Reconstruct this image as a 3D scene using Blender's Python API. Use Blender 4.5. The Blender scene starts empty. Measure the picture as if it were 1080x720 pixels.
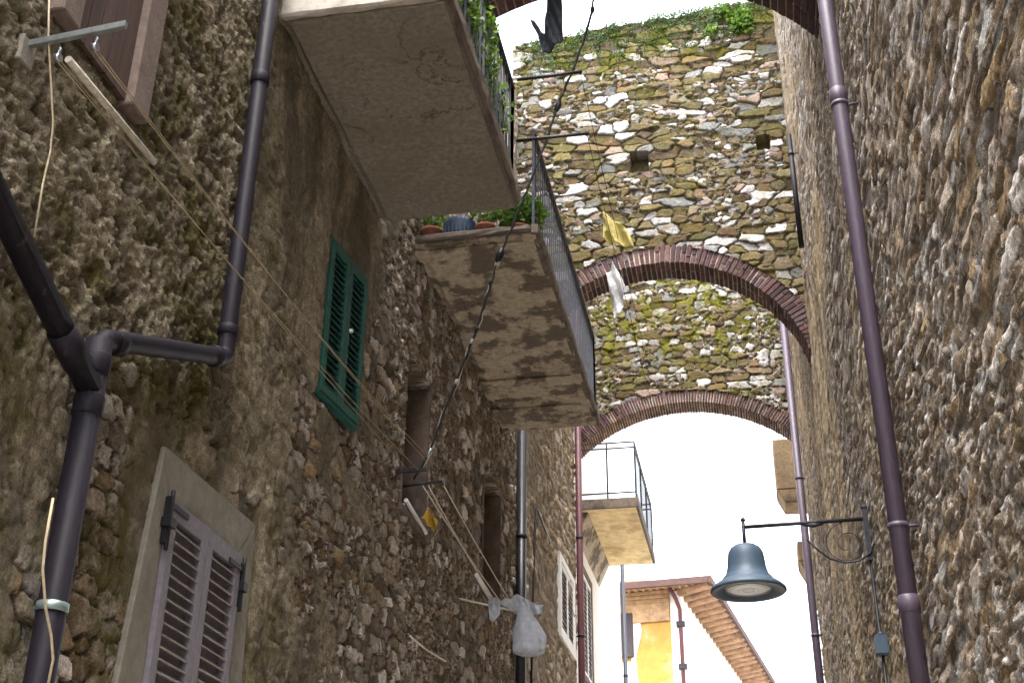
import bpy, bmesh, math, random
import numpy as np
from mathutils import Vector, Matrix
random.seed(7)
C = bpy.context.scene.collection
SC = bpy.context.scene
R_ = math.radians

# ------------------------------------------------------------------ camera
FPX = 1336.0
EYE = np.array([0.0, 0.0, 1.6])
_Z = np.array([24., -2560., FPX]); _Z /= np.linalg.norm(_Z)
_Y = np.array([290., 700., FPX]); _Y -= _Z * (_Y @ _Z); _Y /= np.linalg.norm(_Y)
_X = np.cross(_Y, _Z)
RM = np.array([_X, _Y, _Z])                      # lens axes (right, down, forward) -> world
cam_d = bpy.data.cameras.new('camera'); cam = bpy.data.objects.new('camera', cam_d); C.objects.link(cam)
cam_d.sensor_width = 36.0; cam_d.lens = FPX / 1080 * 36.0; cam_d.clip_start = 0.05; cam_d.clip_end = 2000
m = Matrix.Identity(4)
for r in range(3):
    m[r][0] = RM[r][0]; m[r][1] = -RM[r][1]; m[r][2] = -RM[r][2]; m[r][3] = EYE[r]
cam.matrix_world = m
SC.camera = cam

# ------------------------------------------------------------------ sky, sun, exposure
SUN_EL, SUN_AZ = R_(70), R_(186)                 # azimuth clockwise from +Y (down the alley): behind the camera
w = bpy.data.worlds.new('World'); SC.world = w; w.use_nodes = True
nt = w.node_tree; nt.nodes.clear()
sky = nt.nodes.new('ShaderNodeTexSky'); sky.sky_type = 'NISHITA'; sky.sun_disc = False
sky.sun_elevation = SUN_EL; sky.sun_rotation = SUN_AZ; sky.dust_density = 4.0; sky.air_density = 1.0
hs = nt.nodes.new('ShaderNodeHueSaturation'); hs.inputs['Saturation'].default_value = 0.3
bg = nt.nodes.new('ShaderNodeBackground'); bg.inputs['Strength'].default_value = 0.15
wo = nt.nodes.new('ShaderNodeOutputWorld')
nt.links.new(sky.outputs[0], hs.inputs['Color']); nt.links.new(hs.outputs[0], bg.inputs[0]); nt.links.new(bg.outputs[0], wo.inputs[0])
sd = bpy.data.lights.new('sun', 'SUN'); sun = bpy.data.objects.new('sun', sd); C.objects.link(sun)
sd.energy = 0.5; sd.angle = R_(20); sd.color = (1.0, .97, .93)
sv = Vector((math.sin(SUN_AZ) * math.cos(SUN_EL), math.cos(SUN_AZ) * math.cos(SUN_EL), math.sin(SUN_EL)))
sun.rotation_euler = sv.to_track_quat('Z', 'Y').to_euler()
SC.view_settings.view_transform = 'Standard'; SC.view_settings.look = 'None'
SC.view_settings.gamma = 1.0; SC.view_settings.use_curve_mapping = False
SC.view_settings.exposure = 3.2
SC.cycles.max_bounces = 8; SC.cycles.diffuse_bounces = 5

# ------------------------------------------------------------------ measuring helpers (photo pixel -> point on a known plane)
def ray(px, py): return RM @ np.array([px - 540., py - 360., FPX])
def on_x(px, py, x): d = ray(px, py); return Vector(EYE + d * (x / d[0]))
def on_y(px, py, y): d = ray(px, py); return Vector(EYE + d * (y / d[1]))
def on_z(px, py, z): d = ray(px, py); return Vector(EYE + d * ((z - 1.6) / d[2]))
LX, RX = -2.8, 0.95                               # the two faces of the alley

# ------------------------------------------------------------------ noise and stones
def hsh(a, b, s):
    h = (np.asarray(a, np.int64) * 374761393 + np.asarray(b, np.int64) * 668265263 + s * 974634777) & 0xffffffff
    h = ((h ^ (h >> 13)) * 1274126177) & 0xffffffff
    h = ((h ^ (h >> 16)) * 2246822519) & 0xffffffff
    h ^= h >> 15
    return (h & 0xffffff) / float(0xffffff)
def vn(u, v, s):
    i = np.floor(u); j = np.floor(v); fu = u - i; fv = v - j
    fu = fu * fu * (3 - 2 * fu); fv = fv * fv * (3 - 2 * fv)
    a = hsh(i, j, s); b = hsh(i + 1, j, s); c = hsh(i, j + 1, s); d = hsh(i + 1, j + 1, s)
    return (a * (1 - fu) + b * fu) * (1 - fv) + (c * (1 - fu) + d * fu) * fv
def fbm(u, v, s, o=4):
    t = 0; a = .5; n = 0
    for k in range(o):
        t = t + a * vn(u * 2 ** k + 17.3 * k, v * 2 ** k - 9.1 * k, s + k); n += a; a *= .55
    return t / n
def sst(a, b, x):
    t = np.clip((x - a) / (b - a), 0, 1); return t * t * (3 - 2 * t)
def rubble(u, v, wd, ht, s, jit=.36, p=3.0, warp=.25):
    uu = u + wd * warp * (fbm(u / wd * 1.1, v / ht * 1.1, s + 50, 3) - .5) * 2
    vv = v + ht * warp * (fbm(u / wd * 1.1 + 40, v / ht * .9, s + 60, 3) - .5) * 2 + .35 * ht * (fbm(u / wd * .3, v / ht * .3, s + 70, 2) - .5)
    j0 = np.floor(vv / ht)
    F1 = np.full(u.shape, 9.); F2 = np.full(u.shape, 9.)
    r1 = np.zeros(u.shape); r2 = np.zeros(u.shape); tl = np.zeros(u.shape)
    for dj in (-1, 0, 1):
        j = j0 + dj; off = hsh(j, 3, s) * wd
        wr = wd * (.6 + .9 * hsh(j, 7, s))
        i0 = np.floor((uu - off) / wr)
        for di in (-1, 0, 1):
            i = i0 + di
            cx = (i + .5 + jit * (2 * hsh(i, j, s + 1) - 1)) * wr + off
            cy = (j + .5 + jit * .8 * (2 * hsh(i, j, s + 2) - 1)) * ht
            k = .62 + .65 * hsh(i, j, s + 3)
            du = np.abs(uu - cx) / (wr * k); dv = np.abs(vv - cy) / (ht * (.7 + .45 * hsh(i, j, s + 8)))
            d = (du ** p + dv ** p) ** (1 / p)
            near = d < F1
            F2 = np.where(near, F1, np.minimum(F2, d)); F1 = np.where(near, d, F1)
            a = hsh(i, j, s + 4); b = hsh(i, j, s + 5)
            tlt = (uu - cx) / wr * (hsh(i, j, s + 6) - .5) + (vv - cy) / ht * (hsh(i, j, s + 9) - .5)
            r1 = np.where(near, a, r1); r2 = np.where(near, b, r2); tl = np.where(near, tlt, tl)
    return F2 - F1, r1, r2, tl

def axis(*segs):
    out = []
    for a, b, st in segs:
        n = max(1, int(round((b - a) / st))); out.append(np.linspace(a, b, n + 1)[:-1])
    out.append(np.array([segs[-1][1]])); return np.concatenate(out)
def snap(ax, vals):
    for v in vals:
        ax[np.argmin(np.abs(ax - v))] = v
    return ax

# ------------------------------------------------------------------ objects
def link(name, me, mat=None, parent=None):
    o = bpy.data.objects.new(name, me); C.objects.link(o)
    if mat is not None and me is not None and not me.materials: me.materials.append(mat)
    if parent is not None: o.parent = parent
    return o
def tag(o, label=None, cat=None, group=None, kind=None):
    if label: o['label'] = label
    if cat: o['category'] = cat
    if group: o['group'] = group
    if kind: o['kind'] = kind
    return o
def thing(name, label, cat, group=None, loc=(0, 0, 0)):
    o = bpy.data.objects.new(name, None); C.objects.link(o); o.location = loc; o.empty_display_size = .1
    return tag(o, label, cat, group)

def grid_mesh(name, P, attrs, keep=None, smooth=True):
    """P: (nv, nu, 3) points; faces wound u x v."""
    nv, nu = P.shape[:2]
    idx = np.arange(nv * nu).reshape(nv, nu)
    q = np.stack([idx[:-1, :-1], idx[:-1, 1:], idx[1:, 1:], idx[1:, :-1]], -1).reshape(-1, 4)
    if keep is not None: q = q[keep.reshape(-1)]
    me = bpy.data.meshes.new(name)
    me.vertices.add(nv * nu); me.vertices.foreach_set('co', P.reshape(-1).astype(np.float32))
    n = len(q); me.loops.add(n * 4); me.loops.foreach_set('vertex_index', q.reshape(-1).astype(np.int32))
    me.polygons.add(n); me.polygons.foreach_set('loop_start', (np.arange(n) * 4).astype(np.int32))
    me.polygons.foreach_set('use_smooth', np.full(n, smooth))
    for k, a in attrs.items():
        at = me.attributes.new(k, 'FLOAT', 'POINT'); at.data.foreach_set('value', np.ascontiguousarray(a).reshape(-1).astype(np.float32))
    me.update(calc_edges=True); me.validate()
    return me

class MB:
    """collects shapes, builds ONE mesh; per-corner 'st' random value per shape"""
    def __init__(s): s.bm = bmesh.new(); s.ly = s.bm.verts.layers.float.new('st'); s.lp = s.bm.verts.layers.float.new('sr')
    def _mark(s, vs, r=None):
        a = random.random() if r is None else r; b = random.random()
        for v in vs: v[s.ly] = a; v[s.lp] = b
        return vs
    def box(s, x0, x1, y0, y1, z0, z1, rot=None, piv=None, r=None):
        vs = [s.bm.verts.new((x, y, z)) for x in (x0, x1) for y in (y0, y1) for z in (z0, z1)]
        for f in ((0, 1, 3, 2), (4, 6, 7, 5), (0, 4, 5, 1), (2, 3, 7, 6), (0, 2, 6, 4), (1, 5, 7, 3)): s.bm.faces.new([vs[i] for i in f])
        if rot is not None:
            pv = Vector(piv) if piv is not None else Vector(((x0 + x1) / 2, (y0 + y1) / 2, (z0 + z1) / 2))
            for v in vs: v.co = rot @ (v.co - pv) + pv
        return s._mark(vs, r)
    def hexa(s, pts, r=None):
        vs = [s.bm.verts.new(p) for p in pts]      # bottom 4 then top 4
        for f in ((3, 2, 1, 0), (4, 5, 6, 7), (0, 1, 5, 4), (1, 2, 6, 5), (2, 3, 7, 6), (3, 0, 4, 7)): s.bm.faces.new([vs[i] for i in f])
        return s._mark(vs, r)
    def prism(s, poly, d, r=None):
        d = Vector(d); a = [s.bm.verts.new(p) for p in poly]; b = [s.bm.verts.new(Vector(p) + d) for p in poly]
        n = len(a); s.bm.faces.new(a); s.bm.faces.new(b[::-1])
        for i in range(n): s.bm.faces.new((a[i], b[i], b[(i + 1) % n], a[(i + 1) % n]))
        return s._mark(a + b, r)
    def tube(s, pts, rad, n=8, cap=True, flat=1.0):
        pts = [Vector(p) for p in pts]; rings = []
        rads = rad if isinstance(rad, (list, tuple)) else [rad] * len(pts)
        ref = None
        for i, p in enumerate(pts):
            t = (pts[min(i + 1, len(pts) - 1)] - pts[max(i - 1, 0)]).normalized()
            if ref is None:
                ref = Vector((0, 0, 1)) if abs(t.z) < .9 else Vector((0, 1, 0))
            a = t.cross(ref)
            if a.length < 1e-4: a = t.cross(Vector((1, 0, 0)))
            a.normalize(); b = a.cross(t).normalized(); ref = b
            rings.append([s.bm.verts.new(p + (a * math.cos(k * 2 * math.pi / n) + b * math.sin(k * 2 * math.pi / n) * flat) * rads[i]) for k in range(n)])
        for i in range(len(rings) - 1):
            for k in range(n):
                f = s.bm.faces.new((rings[i][k], rings[i][(k + 1) % n], rings[i + 1][(k + 1) % n], rings[i + 1][k])); f.smooth = True
        if cap: s.bm.faces.new(rings[0][::-1]); s.bm.faces.new(rings[-1])
        s._mark([v for r in rings for v in r]); return rings
    def lathe(s, prof, c, n=40):
        rings = []
        for (r, z) in prof: rings.append([s.bm.verts.new((c[0] + r * math.cos(k * 2 * math.pi / n), c[1] + r * math.sin(k * 2 * math.pi / n), c[2] + z)) for k in range(n)])
        for i in range(len(rings) - 1):
            for k in range(n):
                f = s.bm.faces.new((rings[i][k], rings[i][(k + 1) % n], rings[i + 1][(k + 1) % n], rings[i + 1][k])); f.smooth = True
        s.bm.faces.new(rings[0][::-1]); s.bm.faces.new(rings[-1])
        s._mark([v for r in rings for v in r])
    def rough(s, amt, seed=1):
        rnd = random.Random(seed)
        for v in s.bm.verts: v.co += Vector((rnd.uniform(-amt, amt), rnd.uniform(-amt, amt), rnd.uniform(-amt, amt)))
    def wear(s, amt, ln=.12, seed=1):
        for _ in range(6):
            es = [e for e in s.bm.edges if e.calc_length() > ln * 2]
            if not es: break
            bmesh.ops.subdivide_edges(s.bm, edges=es, cuts=1)
        s.rough(amt, seed)
    def bevel(s, w, seg=1):
        bmesh.ops.bevel(s.bm, geom=list(s.bm.edges), offset=w, segments=seg, affect='EDGES', clamp_overlap=True)
    def build(s, name, mat, parent=None):
        bmesh.ops.recalc_face_normals(s.bm, faces=s.bm.faces)
        me = bpy.data.meshes.new(name); s.bm.to_mesh(me); s.bm.free()
        return link(name, me, mat, parent)

# ------------------------------------------------------------------ materials
class NT:
    def __init__(s, name):
        s.m = bpy.data.materials.new(name); s.m.use_nodes = True; s.t = s.m.node_tree; s.t.nodes.clear()
        s.out = s.t.nodes.new('ShaderNodeOutputMaterial'); s.b = s.t.nodes.new('ShaderNodeBsdfPrincipled')
        s.t.links.new(s.b.outputs[0], s.out.inputs[0]); s.co = s.t.nodes.new('ShaderNodeTexCoord')
    def put(s, sock, v):
        if hasattr(v, 'is_output'): s.t.links.new(v, sock)
        elif isinstance(v, (tuple, list)): sock.default_value = tuple(v) + ((1,) if len(v) == 3 and len(sock.default_value) == 4 else ())
        else: sock.default_value = v
    def attr(s, n): a = s.t.nodes.new('ShaderNodeAttribute'); a.attribute_name = n; return a.outputs['Fac']
    def noise(s, sc, det=4, rough=.6, vec=None, stretch=None, dist=0):
        n = s.t.nodes.new('ShaderNodeTexNoise'); n.inputs['Scale'].default_value = sc; n.inputs['Detail'].default_value = det
        n.inputs['Roughness'].default_value = rough; n.inputs['Distortion'].default_value = dist
        v = vec or s.co.outputs['Object']
        if stretch:
            mp = s.t.nodes.new('ShaderNodeMapping'); mp.inputs['Scale'].default_value = stretch; s.t.links.new(v, mp.inputs[0]); v = mp.outputs[0]
        s.t.links.new(v, n.inputs['Vector']); return n.outputs['Fac']
    def ramp(s, f, stops, mode='LINEAR'):
        r = s.t.nodes.new('ShaderNodeValToRGB'); e = r.color_ramp; e.interpolation = mode
        while len(e.elements) < len(stops): e.elements.new(.5)
        for el, (p, c) in zip(e.elements, stops):
            el.position = p; el.color = (c, c, c, 1) if not isinstance(c, tuple) else c + (1,)
        s.put(r.inputs[0], f); return r.outputs[0]
    def mix(s, f, a, b, mode='MIX'):
        n = s.t.nodes.new('ShaderNodeMix'); n.data_type = 'RGBA'; n.blend_type = mode; n.clamp_factor = True
        s.put(n.inputs[0], f); s.put(n.inputs[6], a); s.put(n.inputs[7], b); return n.outputs[2]
    def math(s, op, a, b=0.0):
        n = s.t.nodes.new('ShaderNodeMath'); n.operation = op; s.put(n.inputs[0], a); s.put(n.inputs[1], b); return n.outputs[0]
    def bump(s, h, d=.01, st=1.0):
        n = s.t.nodes.new('ShaderNodeBump'); n.inputs['Distance'].default_value = d; n.inputs['Strength'].default_value = st
        s.put(n.inputs['Height'], h); s.t.links.new(n.outputs[0], s.b.inputs['Normal'])
    def fin(s, col, rough=.9, metal=0, spec=.3):
        s.put(s.b.inputs['Base Color'], col); s.put(s.b.inputs['Roughness'], rough); s.b.inputs['Metallic'].default_value = metal
        s.b.inputs['Specular IOR Level'].default_value = spec; return s.m

def stone_mat(name, pal, mortar, plaster=(.2, .16, .12), moss=(.07, .085, .018), moss_lv=(.52, .68), lichen=.35, fine=38):
    t = NT(name)
    n = len(pal)
    c = t.ramp(t.attr('st'), [(i / n, p) for i, p in enumerate(pal)], 'CONSTANT')
    c = t.mix(1.0, c, t.ramp(t.attr('sr'), [(0, .62), (1, 1.3)]), 'MULTIPLY')
    nf = t.noise(fine, 6, .72)
    c = t.mix(.9, c, t.ramp(nf, [(.28, .38), (.5, .95), (.75, 1.55)]), 'MULTIPLY')
    c = t.mix(.85, c, t.ramp(t.noise(fine * 3.2, 3, .8), [(.3, .45), (.5, 1.0), (.7, 1.6)]), 'MULTIPLY')
    # pale lichen crust and rusty staining on single patches
    l = t.ramp(t.noise(9, 5, .7), [(.55, 0.0), (.7, lichen)])
    c = t.mix(l, c, (.48, .45, .39))
    rs = t.ramp(t.noise(4.3, 4, .65), [(.54, 0.0), (.72, .6)])
    c = t.mix(rs, c, (.19, .10, .045))
    mc = t.mix(1.0, mortar, t.ramp(t.noise(22, 5, .7), [(.3, .55), (.7, 1.5)]), 'MULTIPLY')
    c = t.mix(t.attr('mo'), mc, c)
    pc = t.mix(1.0, plaster, t.ramp(t.noise(16, 6, .75), [(.3, .5), (.52, 1.0), (.72, 1.7)]), 'MULTIPLY')
    pc = t.mix(.9, pc, t.ramp(t.noise(90, 4, .8), [(.3, .4), (.5, 1.0), (.7, 1.7)]), 'MULTIPLY')
    pc = t.mix(t.ramp(t.noise(2.2, 5, .6, stretch=(1, 1, .45)), [(.46, 0.0), (.58, .75)]), pc, (.095, .08, .055))
    pc = t.mix(t.ramp(t.noise(6.5, 5, .7), [(.6, 0.0), (.72, .55)]), pc, (.36, .31, .25))
    c = t.mix(t.attr('pl'), c, pc)
    gm = t.math('MULTIPLY', t.ramp(t.noise(3.1, 6, .7), [(moss_lv[0], 0.0), (moss_lv[1], 1.0)]), t.attr('gr'))
    mo_c = t.mix(t.noise(14, 3), moss, (moss[0] * 2.4, moss[1] * 2.0, moss[2] * 1.5))
    c = t.mix(gm, c, mo_c)
    t.bump(t.math('ADD', t.noise(70, 5, .7), t.noise(24, 4, .7)), .022, .9)
    return t.fin(c, .93, 0, .15)

def plain(name, col, var=.3, sc=12, rough=.8, metal=0, bump=.004, bsc=60, stain=None, stain_sc=2.5, stain_lv=(.5, .65), stretch=None, spec=.3, crack=False):
    t = NT(name)
    c = t.mix(1.0, col, t.ramp(t.noise(sc, 6, .7, stretch=stretch), [(.25, 1 - var * 1.3), (.75, 1 + var * 1.3)]), 'MULTIPLY')
    if stain: c = t.mix(t.ramp(t.noise(stain_sc, 6, .65, stretch=stretch), [(stain_lv[0], 0.0), (stain_lv[1], .85)]), c, stain)
    if crack:
        k = t.ramp(t.noise(1.3, 6, .62, dist=.6), [(.488, 0.0), (.5, 1.0), (.512, 0.0)])
        c = t.mix(t.math('MULTIPLY', k, t.ramp(t.noise(.9, 2), [(.48, 0.0), (.6, .8)])), c, (.05, .042, .035))
        c = t.mix(t.ramp(t.noise(34, 4, .7), [(.62, 0.0), (.72, .5)]), c, (.08, .07, .055))
    if bump: t.bump(t.noise(bsc, 5, .7), bump, 1.0)
    return t.fin(c, rough, metal, spec)

BR = [(.235, .185, .125), (.36, .295, .225), (.165, .125, .085), (.49, .42, .36), (.28, .20, .115), (.36, .33, .285), (.19, .165, .13), (.70, .64, .59), (.26, .20, .14), (.60, .53, .48)]
M = {}
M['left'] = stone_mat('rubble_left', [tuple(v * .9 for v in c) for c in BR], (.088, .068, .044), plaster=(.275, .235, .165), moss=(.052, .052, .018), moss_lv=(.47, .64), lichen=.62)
M['right'] = stone_mat('rubble_right', [(.31, .245, .18), (.45, .37, .30), (.20, .16, .125), (.56, .48, .41), (.36, .255, .15), (.40, .385, .36), (.26, .235, .215), (.60, .55, .51), (.24, .18, .12)], (.18, .138, .095), plaster=(.46, .35, .215), moss=(.075, .08, .025), moss_lv=(.56, .72), lichen=.5)  # plaster tone also brightens the far end in place of skylight
M['arch'] = stone_mat('rubble_arch', [(.14, .105, .055), (.52, .505, .50), (.08, .06, .033), (.165, .125, .085), (.125, .105, .055), (.40, .39, .38), (.10, .068, .038), (.46, .44, .42), (.27, .20, .17), (.13, .108, .045), (.18, .185, .18), (.14, .10, .05)], (.085, .068, .04), moss=(.062, .066, .009), moss_lv=(.45, .59), lichen=.2)
M['far'] = stone_mat('rubble_pale', [(.36, .29, .20), (.44, .36, .26), (.30, .23, .15), (.50, .43, .34), (.38, .28, .18)], (.27, .21, .14), moss_lv=(.6, .8))
def brick_mat(name, pal, k=1.0):
    t = NT(name); n = len(pal)
    c = t.ramp(t.attr('st'), [(i / n, tuple(v * k for v in p)) for i, p in enumerate(pal)], 'CONSTANT')
    c = t.mix(1.0, c, t.ramp(t.attr('sr'), [(0, .65), (1, 1.3)]), 'MULTIPLY')
    c = t.mix(1.0, c, t.ramp(t.noise(30, 6, .7), [(.25, .45), (.75, 1.5)]), 'MULTIPLY')
    c = t.mix(t.ramp(t.noise(4, 5, .7), [(.58, 0.0), (.78, .4)]), c, (.22, .19, .175))
    t.bump(t.noise(55, 5, .7), .012, 1.0)
    return t.fin(c, .92, 0, .15)
M['brick'] = brick_mat('old_brick', [(.085, .046, .048), (.066, .04, .046), (.115, .066, .062), (.08, .058, .062), (.10, .055, .054)])
M['brickm'] = plain('brick_mortar', (.27, .22, .18), .35, 20)
M['brickm2'] = plain('soffit_lime', (.34, .28, .22), .35, 14, stain=(.16, .09, .06))
M['slab1'] = plain('slab_concrete', (.225, .202, .162), .34, 26, .95, bump=.008, bsc=70, stain=(.17, .145, .105), stain_sc=1.5, stain_lv=(.44, .72), crack=True)
M['slab2'] = plain('slab_peeling', (.46, .395, .30), .34, 16, .95, bump=.012, bsc=40, stain=(.105, .082, .062), stain_sc=2.6, stain_lv=(.485, .555), crack=True)
M['slab3'] = plain('slab_pale', (.84, .66, .36), .22, 6, .9, stain=(.50, .33, .15), stain_sc=1.8)
M['edge'] = plain('slab_edge', (.16, .13, .105), .35, 14, .9, stain=(.05, .04, .035))
M['corb'] = plain('corbel_stone', (.27, .20, .125), .3, 8, .95, bump=.01, bsc=30, stain=(.12, .09, .06))
M['edgepale'] = plain('edge_pale', (.46, .42, .37), .3, 10, .9, stain=(.17, .14, .11))
M['iron'] = plain('old_iron', (.035, .034, .04), .4, 40, .55, .6, bump=.002, stain=(.09, .045, .03), stain_sc=9, stain_lv=(.6, .75))
M['irong'] = plain('grey_iron', (.05, .055, .07), .35, 30, .5, .3, bump=.002, stain=(.08, .05, .04), stain_sc=8, stain_lv=(.58, .72))
M['galv'] = plain('galvanised', (.34, .36, .37), .2, 25, .35, .85, bump=.001)
M['pvcdark'] = plain('pipe_dark', (.013, .0105, .0155), .3, 9, .55, 0, bump=.001, stain=(.16, .13, .12), stain_sc=4, stain_lv=(.62, .85), stretch=(6, 6, 1), spec=.14)
M['pvcpurp'] = plain('pipe_purple', (.072, .052, .075), .25, 9, .5, 0, bump=.001, stain=(.25, .2, .2), stain_sc=3, stain_lv=(.64, .9), stretch=(6, 6, 1), spec=.4)
M['pvcred'] = plain('pipe_red', (.10, .036, .042), .2, 14, .5, bump=.001)
M['pvcblack'] = plain('pipe_black', (.018, .018, .02), .2, 14, .35, bump=.001)
M['cap'] = plain('pipe_clip', (.25, .32, .31), .2, 30, .4, .6, bump=.001)
M['mauve'] = plain('paint_mauve', (.165, .148, .168), .2, 24, .6, bump=.002, stain=(.13, .11, .11), stain_sc=7, stain_lv=(.62, .75))
M['slatp'] = plain('paint_slat', (.225, .20, .185), .25, 24, .6, bump=.002, stain=(.16, .12, .11), stain_sc=9, stain_lv=(.6, .75))
M['green'] = plain('paint_green', (.015, .088, .07), .22, 18, .5, bump=.002, stain=(.035, .085, .075), stain_sc=8, stain_lv=(.6, .72))
M['greend'] = plain('paint_green_slat', (.015, .06, .055), .22, 18, .55, bump=.002)
M['black'] = plain('hinge', (.016, .016, .018), .2, 30, .45, .3, bump=.001)
M['band'] = plain('window_band', (.20, .185, .15), .2, 14, .93, bump=.006, bsc=50, stain=(.12, .108, .082), stain_sc=2.2, stain_lv=(.48, .7))
M['band2'] = plain('window_band_brown', (.15, .112, .092), .25, 12, .93, bump=.006, bsc=50)
M['woodd'] = plain('wood_dark', (.075, .045, .036), .35, 18, .7, stretch=(1, 1, .1))
M['jamb'] = plain('recess_plaster', (.135, .10, .08), .25, 9, .95, bump=.006, stain=(.06, .045, .04))
M['glass'] = plain('dark_glass', (.03, .032, .036), .1, 5, .12, bump=0)
M['white'] = plain('white_plaster', (.84, .82, .78), .06, 6, .9, stain=(.70, .64, .56), stain_sc=1.3, stain_lv=(.6, .8))
M['whitep'] = plain('white_paint', (.72, .71, .69), .08, 20, .55)
M['ochre'] = plain('ochre_plaster', (.40, .225, .055), .22, 2.2, .9, stain=(.46, .34, .17), stain_sc=.9, stain_lv=(.5, .62))
M['tile'] = plain('terracotta', (.36, .20, .13), .3, 5, .85, stain=(.2, .14, .11))
M['soff'] = plain('eave_tiles', (.36, .225, .135), .35, 7, .85, stain=(.16, .09, .06), stain_sc=1.8)
M['eavew'] = plain('eave_wood', (.42, .28, .16), .3, 8, .8)
M['rope'] = plain('rope', (.36, .29, .19), .25, 60, .9)
M['ropew'] = plain('rope_pale', (.62, .57, .47), .2, 60, .9)
M['cable'] = plain('cable_cream', (.48, .39, .26), .2, 40, .6)
M['tubew'] = plain('tube_cream', (.46, .42, .34), .2, 20, .5, stain=(.25, .2, .15), stain_sc=12)
M['lampm'] = plain('lamp_paint', (.045, .07, .10), .14, 8, .52, .0, bump=.001, stain=(.12, .13, .14), stain_sc=7, stain_lv=(.62, .8))
M['terra'] = plain('pot', (.30, .11, .08), .25, 14, .8)
M['pave'] = plain('paving', (.34, .31, .275), .3, 4, .85, bump=.02, bsc=8, stain=(.13, .11, .1), stain_sc=3)
def leaf_mat(name, a, b):
    t = NT(name); c = t.mix(t.attr('st'), a, b); c = t.mix(1.0, c, t.ramp(t.noise(20, 2), [(.2, .7), (.8, 1.3)]), 'MULTIPLY')
    t.b.inputs['Transmission Weight'].default_value = 0
    m_ = t.fin(c, .5, 0, .4)
    tr = t.t.nodes.new('ShaderNodeBsdfTranslucent'); t.put(tr.inputs[0], c)
    mx = t.t.nodes.new('ShaderNodeMixShader'); mx.inputs[0].default_value = .4
    t.t.links.new(t.b.outputs[0], mx.inputs[1]); t.t.links.new(tr.outputs[0], mx.inputs[2]); t.t.links.new(mx.outputs[0], t.out.inputs[0])
    return m_
M['leaf'] = leaf_mat('leaf_bright', (.06, .13, .02), (.16, .27, .035))
M['ivy'] = leaf_mat('leaf_ivy', (.035, .075, .022), (.085, .15, .04))
M['stem'] = plain('stem', (.12, .09, .05), .2, 20)
def cloth_mat(name, col, tr=.35, rough=.7):
    t = NT(name); c = t.mix(1.0, col, t.ramp(t.noise(18, 4), [(.3, .8), (.7, 1.15)]), 'MULTIPLY'); m_ = t.fin(c, rough, 0, .4)
    t.bump(t.noise(26, 4, .6, dist=1.5), .02, .7)
    x = t.t.nodes.new('ShaderNodeBsdfTranslucent'); t.put(x.inputs[0], c)
    mx = t.t.nodes.new('ShaderNodeMixShader'); mx.inputs[0].default_value = tr
    t.t.links.new(t.b.outputs[0], mx.inputs[1]); t.t.links.new(x.outputs[0], mx.inputs[2]); t.t.links.new(mx.outputs[0], t.out.inputs[0])
    return m_
M['yel'] = cloth_mat('cloth_yellow', (.50, .43, .14)); M['plas'] = cloth_mat('plastic_white', (.66, .66, .67), .45, .35)
M['bag'] = cloth_mat('bag_grey', (.64, .66, .71), .5, .35); M['dark'] = cloth_mat('cloth_dark', (.014, .02, .026), .05)
M['peg'] = cloth_mat('cloth_ochre', (.55, .36, .05), .3); M['pane'] = plain('lamp_glass', (.90, .91, .88), .12, 26, .12, bump=.01, bsc=45)

# ================================================================== GROUND
mb = MB(); mb.box(-60, 60, -40, 120, -.3, -.02); tag(mb.build('ground', M['pave']), kind='structure')
mb = MB(); mb.box(-2.75, .93, -6, 40, -.015, .0); tag(mb.build('street', M['pave']), kind='structure')

# ================================================================== LEFT STONE HOUSE
def open_h(Yg, Zg, H, mo, pl, rects, depth=.3):
    for (y0, y1, z0, z1) in rects:
        k = (Yg > y0 - 1e-6) & (Yg < y1 + 1e-6) & (Zg > z0 - 1e-6) & (Zg < z1 + 1e-6)
        H[k] = -depth; mo[k] = 0; pl[k] = 1
def back_box(mb, x0, x1, y0, y1, z0, z1): mb.box(x0, x1, y0, y1, z0, z1)

hl = thing('stone_house', 'long dark rubble stone house with patchy plaster and two overhanging balconies filling the left side', 'house')
W1 = (9.42, 10.22, 5.2, 6.6); W2 = (12.56, 13.5, 5.35, 6.78); W0 = (3.5, 4.34, 5.55, 7.0); WS = (5.52, 6.42, 2.42, 3.8)
us = axis((-4, 1, .2), (1, 3.2, .04), (3.2, 7, .0145), (7, 14.45, .0235)); vs = axis((0, 2.4, .2), (2.4, 5.4, .0145), (5.4, 8.2, .018), (8.2, 13.2, .2))
us = snap(us, [v for w_ in (W1, W2) for v in w_[:2]]); vs = snap(vs, [v for w_ in (W1, W2) for v in w_[2:]])
U, V = np.meshgrid(us, vs)
e, r1, r2, tl = rubble(U, V, .165, .115, 11, warp=.32)
e2, r1b, r2b, tlb = rubble(U + 5, V, .085, .06, 23, warp=.35)
sm = sst(.52, .6, fbm(U * 1.3, V * 1.3, 5, 3))                   # patches of smaller stones
e = e * (1 - sm) + e2 * sm; r1 = np.where(sm > .5, r1b, r1); r2 = np.where(sm > .5, r2b, r2); tl = np.where(sm > .5, tlb, tl)
mo = sst(.02, .12, e)
Hs = .034 * sst(.0, .22, e) * (.4 + .9 * r2) + .045 * tl + .025 * (fbm(U * 11, V * 11, 3, 4) - .5) + .05 * (fbm(U * .8, V * .8, 31, 2) - .5)
n1 = fbm(U * 1.7, V * 1.7, 77, 4) - .5
def soft(a, b, x, s): return sst(a - s, a + s, x) * (1 - sst(b - s, b + s, x))
n2 = fbm(U * 3.1 + 4, V * 3.1, 87, 4) - .5
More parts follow.
